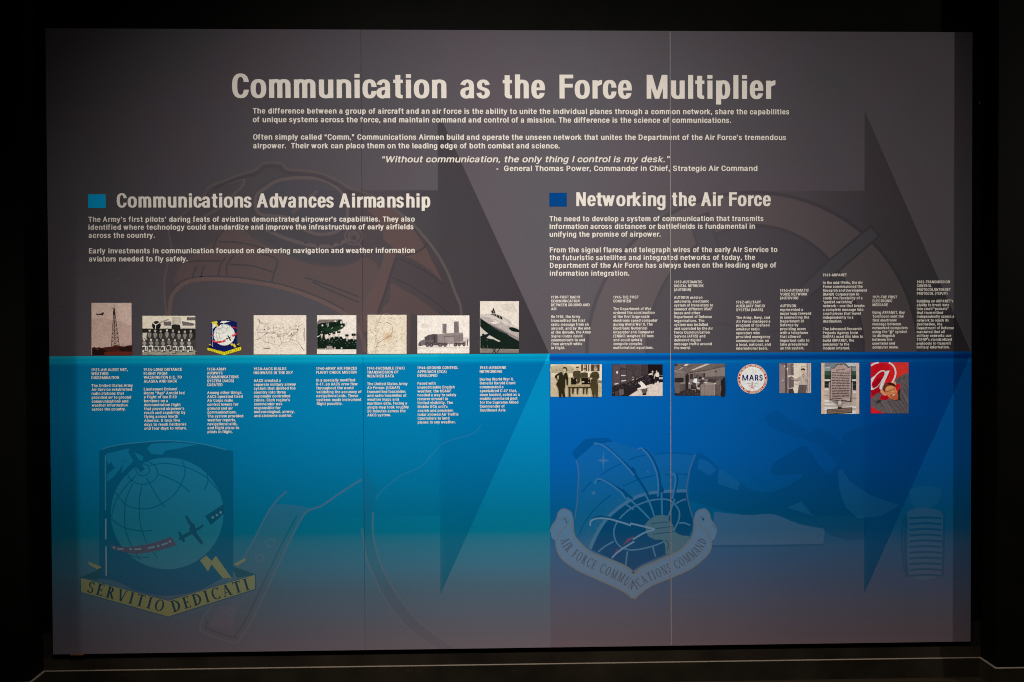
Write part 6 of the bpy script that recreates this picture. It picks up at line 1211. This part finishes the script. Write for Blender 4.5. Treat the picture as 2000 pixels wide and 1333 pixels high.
photo('emblem_print', 'round red and cream emblem reading MARS', K, .70, S)

# technician on the telephone
K = crop(1510, 700, 11.11)
S = [('r', (206, 189, 172), (132, 108, 820, 756)), ('r', (126, 111, 110), (132, 108, 256, 756)), ('p', (100, 87, 88), [(132, 108), (256, 108), (240, 160), (132, 120)]), ('r', (78, 66, 69), (256, 108, 312, 756)), ('p', (98, 85, 87), [(315, 112), (442, 112), (446, 372), (318, 376)]), ('p', (120, 106, 106), [(318, 112), (380, 112), (384, 374), (320, 376)]), ('p', (98, 86, 88), [(318, 402), (400, 395), (448, 430), (448, 632), (318, 655)]), ('p', (62, 53, 55), [(312, 664), (430, 655), (455, 756), (312, 756)]), ('l', (172, 157, 147), [(306, 200), (318, 420), (322, 600), (318, 756)], 15), ('e', (200, 184, 170), (304, 232, 20, 20)), ('e', (190, 174, 162), (246, 176, 14, 20)), ('l', (216, 202, 188), [(342, 372), (342, 415)], 22), ('l', (216, 202, 188), [(188, 484), (228, 468)], 14), ('l', (70, 60, 62), [(132, 480), (256, 450)], 5), ('l', (80, 68, 70), [(290, 108), (290, 756)], 6), ('p', (206, 190, 176), [(416, 160), (450, 185), (446, 196), (420, 176)]), ('r', (160, 145, 138), (132, 560, 250, 566)),
     ('l', (150, 136, 130), [(612, 180), (725, 178)], 7), ('l', (150, 136, 130), [(614, 180), (614, 230)], 6), ('r', (158, 141, 135), (722, 108, 820, 756)), ('l', (124, 109, 107), [(738, 108), (738, 756)], 9), ('l', (182, 166, 156), [(770, 108), (766, 756)], 15), ('l', (196, 180, 168), [(806, 108), (806, 756)], 12), ('l', (120, 106, 104), [(786, 348), (820, 348)], 8),
     ('s', (176, 160, 150), [(604, 352), (650, 338), (706, 338), (738, 400), (742, 470), (722, 540), (724, 574), (566, 574), (560, 530), (588, 450)]), ('s', (158, 142, 135), [(388, 430), (430, 448), (500, 440), (590, 398), (606, 450), (560, 490), (510, 506), (450, 480), (396, 452)]), ('l', (70, 60, 60), [(420, 470), (500, 498), (556, 490)], 8), ('l', (110, 96, 94), [(640, 350), (655, 420)], 10), ('l', (136, 122, 118), [(600, 440), (612, 560)], 6), ('l', (140, 126, 122), [(700, 400), (690, 560)], 6), ('l', (196, 180, 168), [(640, 430), (644, 560)], 8), ('p', (130, 116, 112), [(718, 440), (745, 470), (735, 520), (716, 500)]),
     ('e', (192, 170, 154), (646, 288, 42, 58)), ('s', (50, 41, 43), [(602, 268), (606, 232), (650, 218), (688, 236), (692, 280), (676, 268), (630, 254)]), ('l', (44, 36, 38), [(690, 300), (650, 352), (640, 385)], 9), ('e', (182, 160, 146), (690, 318, 24, 26)), ('p', (90, 78, 80), [(556, 580), (728, 578), (724, 640), (712, 756), (528, 756)]), ('l', (70, 60, 62), [(632, 585), (628, 756)], 6), ('c', (110, 98, 96), [(470, 540), (500, 570), (555, 560)], 4)]
photo('photograph', 'photo of a man talking on a telephone beside equipment cabinets', K, .64, S)

# historical marker
S = [('r', (190, 160, 140), (1042, 102, 1864, 1208)), ('r', (166, 153, 142), (1112, 104, 1800, 1206)), ('r', (104, 115, 121), (1112, 104, 1800, 290)), ('p', (168, 176, 176), [(1570, 104), (1800, 104), (1800, 170), (1640, 180)]), ('l', (190, 196, 194), [(1112, 215), (1250, 190)], 12), ('l', (80, 90, 96), [(1150, 104), (1160, 200)], 8), ('l', (80, 90, 96), [(1220, 104), (1230, 190)], 8), ('r', (50, 76, 60), (1112, 280, 1800, 455)), ('r', (30, 52, 40), (1112, 370, 1800, 455)), ('r', (120, 130, 132), (1112, 215, 1800, 275)), ('r', (220, 215, 204), (1112, 464, 1800, 490)), ('r', (24, 35, 38), (1112, 498, 1800, 640)), ('r', (44, 56, 56), (1112, 560, 1800, 590)), ('p', (36, 46, 48), [(1712, 640), (1800, 640), (1800, 700), (1712, 690)]),
     ('p', (190, 178, 166), [(1112, 650), (1240, 660), (1240, 700), (1112, 700)]), ('p', (130, 120, 114), [(1112, 795), (1220, 805), (1220, 825), (1112, 815)]), ('p', (228, 217, 203), [(1112, 900), (1220, 905), (1290, 950), (1112, 950)]), ('p', (228, 217, 203), [(1112, 975), (1310, 985), (1360, 1020), (1112, 1012)]), ('p', (228, 217, 203), [(1112, 1060), (1390, 1070), (1400, 1090), (1170, 1110), (1165, 1135), (1112, 1135)]), ('p', (200, 188, 176), [(1712, 700), (1800, 720), (1800, 760), (1712, 750)]), ('p', (128, 118, 112), [(1712, 850), (1800, 860), (1800, 880), (1712, 872)]), ('p', (226, 215, 201), [(1510, 1052), (1800, 1040), (1800, 1085), (1715, 1080), (1700, 1062)]), ('p', (222, 211, 197), [(1710, 1130), (1800, 1130), (1800, 1206), (1520, 1206), (1700, 1190)]), ('r', (190, 180, 168), (1112, 1150, 1165, 1206)),
     ('p', (146, 131, 126), [(1200, 560), (1215, 520), (1245, 520), (1235, 900), (1680, 950), (1700, 520), (1730, 520), (1716, 950), (1690, 985), (1560, 1025), (1470, 1070), (1420, 1068), (1330, 1010), (1215, 930)]), ('p', (176, 163, 156), [(1225, 925), (1330, 1000), (1425, 1055), (1470, 1058), (1560, 1012), (1690, 972), (1690, 960), (1560, 1000), (1468, 1040), (1428, 1038), (1340, 985), (1235, 912)]), ('p', (112, 100, 98), [(1240, 915), (1400, 932), (1400, 1000)]),
     ('p', (34, 27, 28), [(1246, 212), (1275, 200), (1298, 222), (1335, 190), (1385, 128), (1430, 122), (1470, 140), (1520, 116), (1574, 134), (1612, 184), (1640, 196), (1706, 168), (1712, 190), (1694, 955), (1225, 905)]), ('p', (158, 138, 132), [(1256, 226), (1276, 214), (1300, 236), (1347, 196), (1392, 142), (1430, 136), (1470, 156), (1520, 130), (1566, 146), (1604, 196), (1640, 212), (1696, 182), (1670, 935), (1240, 890)])]
S.append(('t', (52, 42, 40), run('ARPANET', K([(1366, 274)])[0], K([(1566, 252)])[0], 27 / 11.11 * MM, (1.0, .26, .2))))
for i in range(18):
    y = 312 + i * 34.5; x = 1268 + R.uniform(0, 6); xe = (1660 if i < 16 else (1510 if i == 16 else 1620)) - i * 1.2
    while x < xe:
        n = min(R.uniform(20, 84), xe - x)
        S.append(('l', (64, 52, 50) if i < 17 else (96, 82, 78), [(x, y - (x - 1268) * .035 * (1 - i / 9)), (x + n, y - (x + n - 1268) * .035 * (1 - i / 9))], 15 if i < 17 else 9)); x += n + R.uniform(8, 14)
S += [('e', (132, 119, 116), (1446, 985, 52, 70)), ('e', (178, 166, 158), (1438, 965, 38, 50)), ('p', (30, 26, 26), [(1400, 1062), (1480, 1060), (1478, 1085), (1404, 1088)]), ('p', (24, 22, 22), [(1165, 1105), (1708, 1066), (1702, 1184), (1172, 1206)]), ('p', (116, 95, 83), [(1182, 1116), (1694, 1080), (1688, 1172), (1186, 1206)]), ('l', (70, 56, 48), [(1200, 1142), (1680, 1112)], 12), ('l', (70, 56, 48), [(1200, 1172), (1660, 1144)], 12)]
photo('photograph', 'colour photo of a bronze historical marker headed ARPANET', K, .58, S)

# man in front of a red at sign
K = crop(1660, 700, 11.11)
S = [('r', (196, 26, 30), (450, 93, 1270, 1198)), ('s', (166, 14, 26), [(470, 150), (700, 110), (860, 180), (840, 420), (700, 520), (500, 560), (460, 400)]), ('s', (140, 8, 22), [(460, 600), (640, 420), (760, 500), (720, 760), (600, 800), (470, 800)]), ('p', (210, 44, 36), [(900, 100), (1265, 96), (1265, 330), (1000, 420), (1000, 250)])]
WH = (240, 226, 214)
S += [('c', WH, [(456, 165), (500, 132), (555, 108), (620, 97)], 34), ('c', WH, [(842, 97), (900, 128), (955, 190), (984, 270), (986, 350), (965, 430), (930, 500), (908, 536)], 34), ('c', WH, [(800, 812), (740, 850), (690, 872), (636, 884)], 28),
      ('p', WH, [(780, 284), (806, 272), (860, 268), (770, 470), (694, 676), (660, 682), (640, 664), (640, 620)]), ('c', WH, [(764, 320), (758, 290), (730, 275), (690, 276), (640, 300), (580, 350), (520, 430), (470, 520)], 26), ('c', WH, [(470, 600), (480, 640), (510, 656), (560, 640), (620, 590), (690, 480), (740, 390), (762, 320)], 15), ('p', WH, [(455, 440), (530, 380), (500, 450), (474, 530), (468, 610), (490, 650), (530, 668), (500, 685), (455, 690)])]
SW, SD = (82, 75, 76), (54, 49, 51)
S += [('p', SW, [(962, 500), (984, 452), (1090, 392), (1200, 330), (1240, 326), (1270, 345), (1270, 1198), (752, 1198), (560, 1112), (455, 1042), (455, 900), (500, 836), (560, 780), (624, 745), (690, 800), (660, 850), (620, 895), (780, 912), (860, 870), (1040, 905), (1052, 760), (1100, 560), (1012, 572)]), ('p', (170, 18, 28), [(985, 572), (1085, 552), (1060, 620), (1005, 690)]), ('p', (150, 10, 24), [(622, 892), (690, 800), (800, 800), (830, 880), (780, 912)])]
for x0, y0, x1, y1 in ((1180, 560, 1268, 760), (1150, 640, 1268, 860), (1120, 700, 1260, 960), (1110, 790, 1240, 1040), (1080, 860, 1230, 1130), (1000, 900, 1200, 1190), (900, 900, 1130, 1190), (820, 920, 1010, 1190), (760, 930, 900, 1190), (690, 930, 830, 1190), (620, 910, 700, 1060), (520, 900, 580, 1020), (1090, 420, 1040, 520), (1190, 380, 1150, 460)):
    S.append(('l', SD if R.random() < .7 else (104, 96, 96), [(x0, y0), ((x0 + x1) / 2 + 6, (y0 + y1) / 2 - 8), (x1, y1)], 11))
S += [('p', (34, 30, 32), [(1040, 720), (1090, 640), (1078, 830), (1090, 930), (1040, 900)]), ('p', (46, 41, 43), [(560, 950), (625, 890), (690, 925), (600, 990)]),
      ('s', (206, 128, 96), [(946, 500), (985, 515), (1000, 570), (975, 590), (935, 550)]), ('s', (206, 122, 88), [(650, 720), (690, 680), (730, 700), (790, 790), (760, 815), (690, 775)]),
      ('s', (208, 112, 70), [(740, 620), (800, 585), (900, 572), (970, 610), (1000, 680), (1038, 780), (1034, 880), (970, 905), (900, 885), (820, 820), (770, 740)]), ('s', (222, 132, 84), [(780, 640), (860, 600), (920, 610), (930, 660), (850, 690), (790, 710)]), ('s', (160, 80, 48), [(860, 800), (940, 770), (1020, 740), (1038, 800), (1034, 885), (965, 908), (900, 880)]),
      ('s', (98, 42, 26), [(700, 650), (730, 575), (800, 540), (900, 545), (960, 575), (985, 630), (940, 605), (860, 595), (790, 625), (765, 680), (765, 745), (725, 710)]), ('s', (44, 22, 20), [(800, 545), (880, 530), (960, 560), (985, 620), (920, 590), (850, 575)]), ('l', (70, 32, 26), [(775, 730), (850, 712), (905, 680), (950, 655)], 9), ('e', (150, 78, 52), (878, 705, 24, 17)), ('e', (150, 78, 52), (948, 668, 20, 16)), ('p', (232, 150, 104), [(905, 690), (925, 720), (905, 745), (888, 730)]), ('p', (226, 190, 166), [(915, 795), (985, 772), (960, 800), (925, 812)]), ('p', (200, 24, 32), [(455, 1060), (560, 1118), (740, 1196), (452, 1196)]), ('p', SD, [(960, 905), (1040, 900), (1030, 920), (970, 918)])]
photo('photograph', 'red photo of a bearded man leaning back below an at sign', K, .52, S)
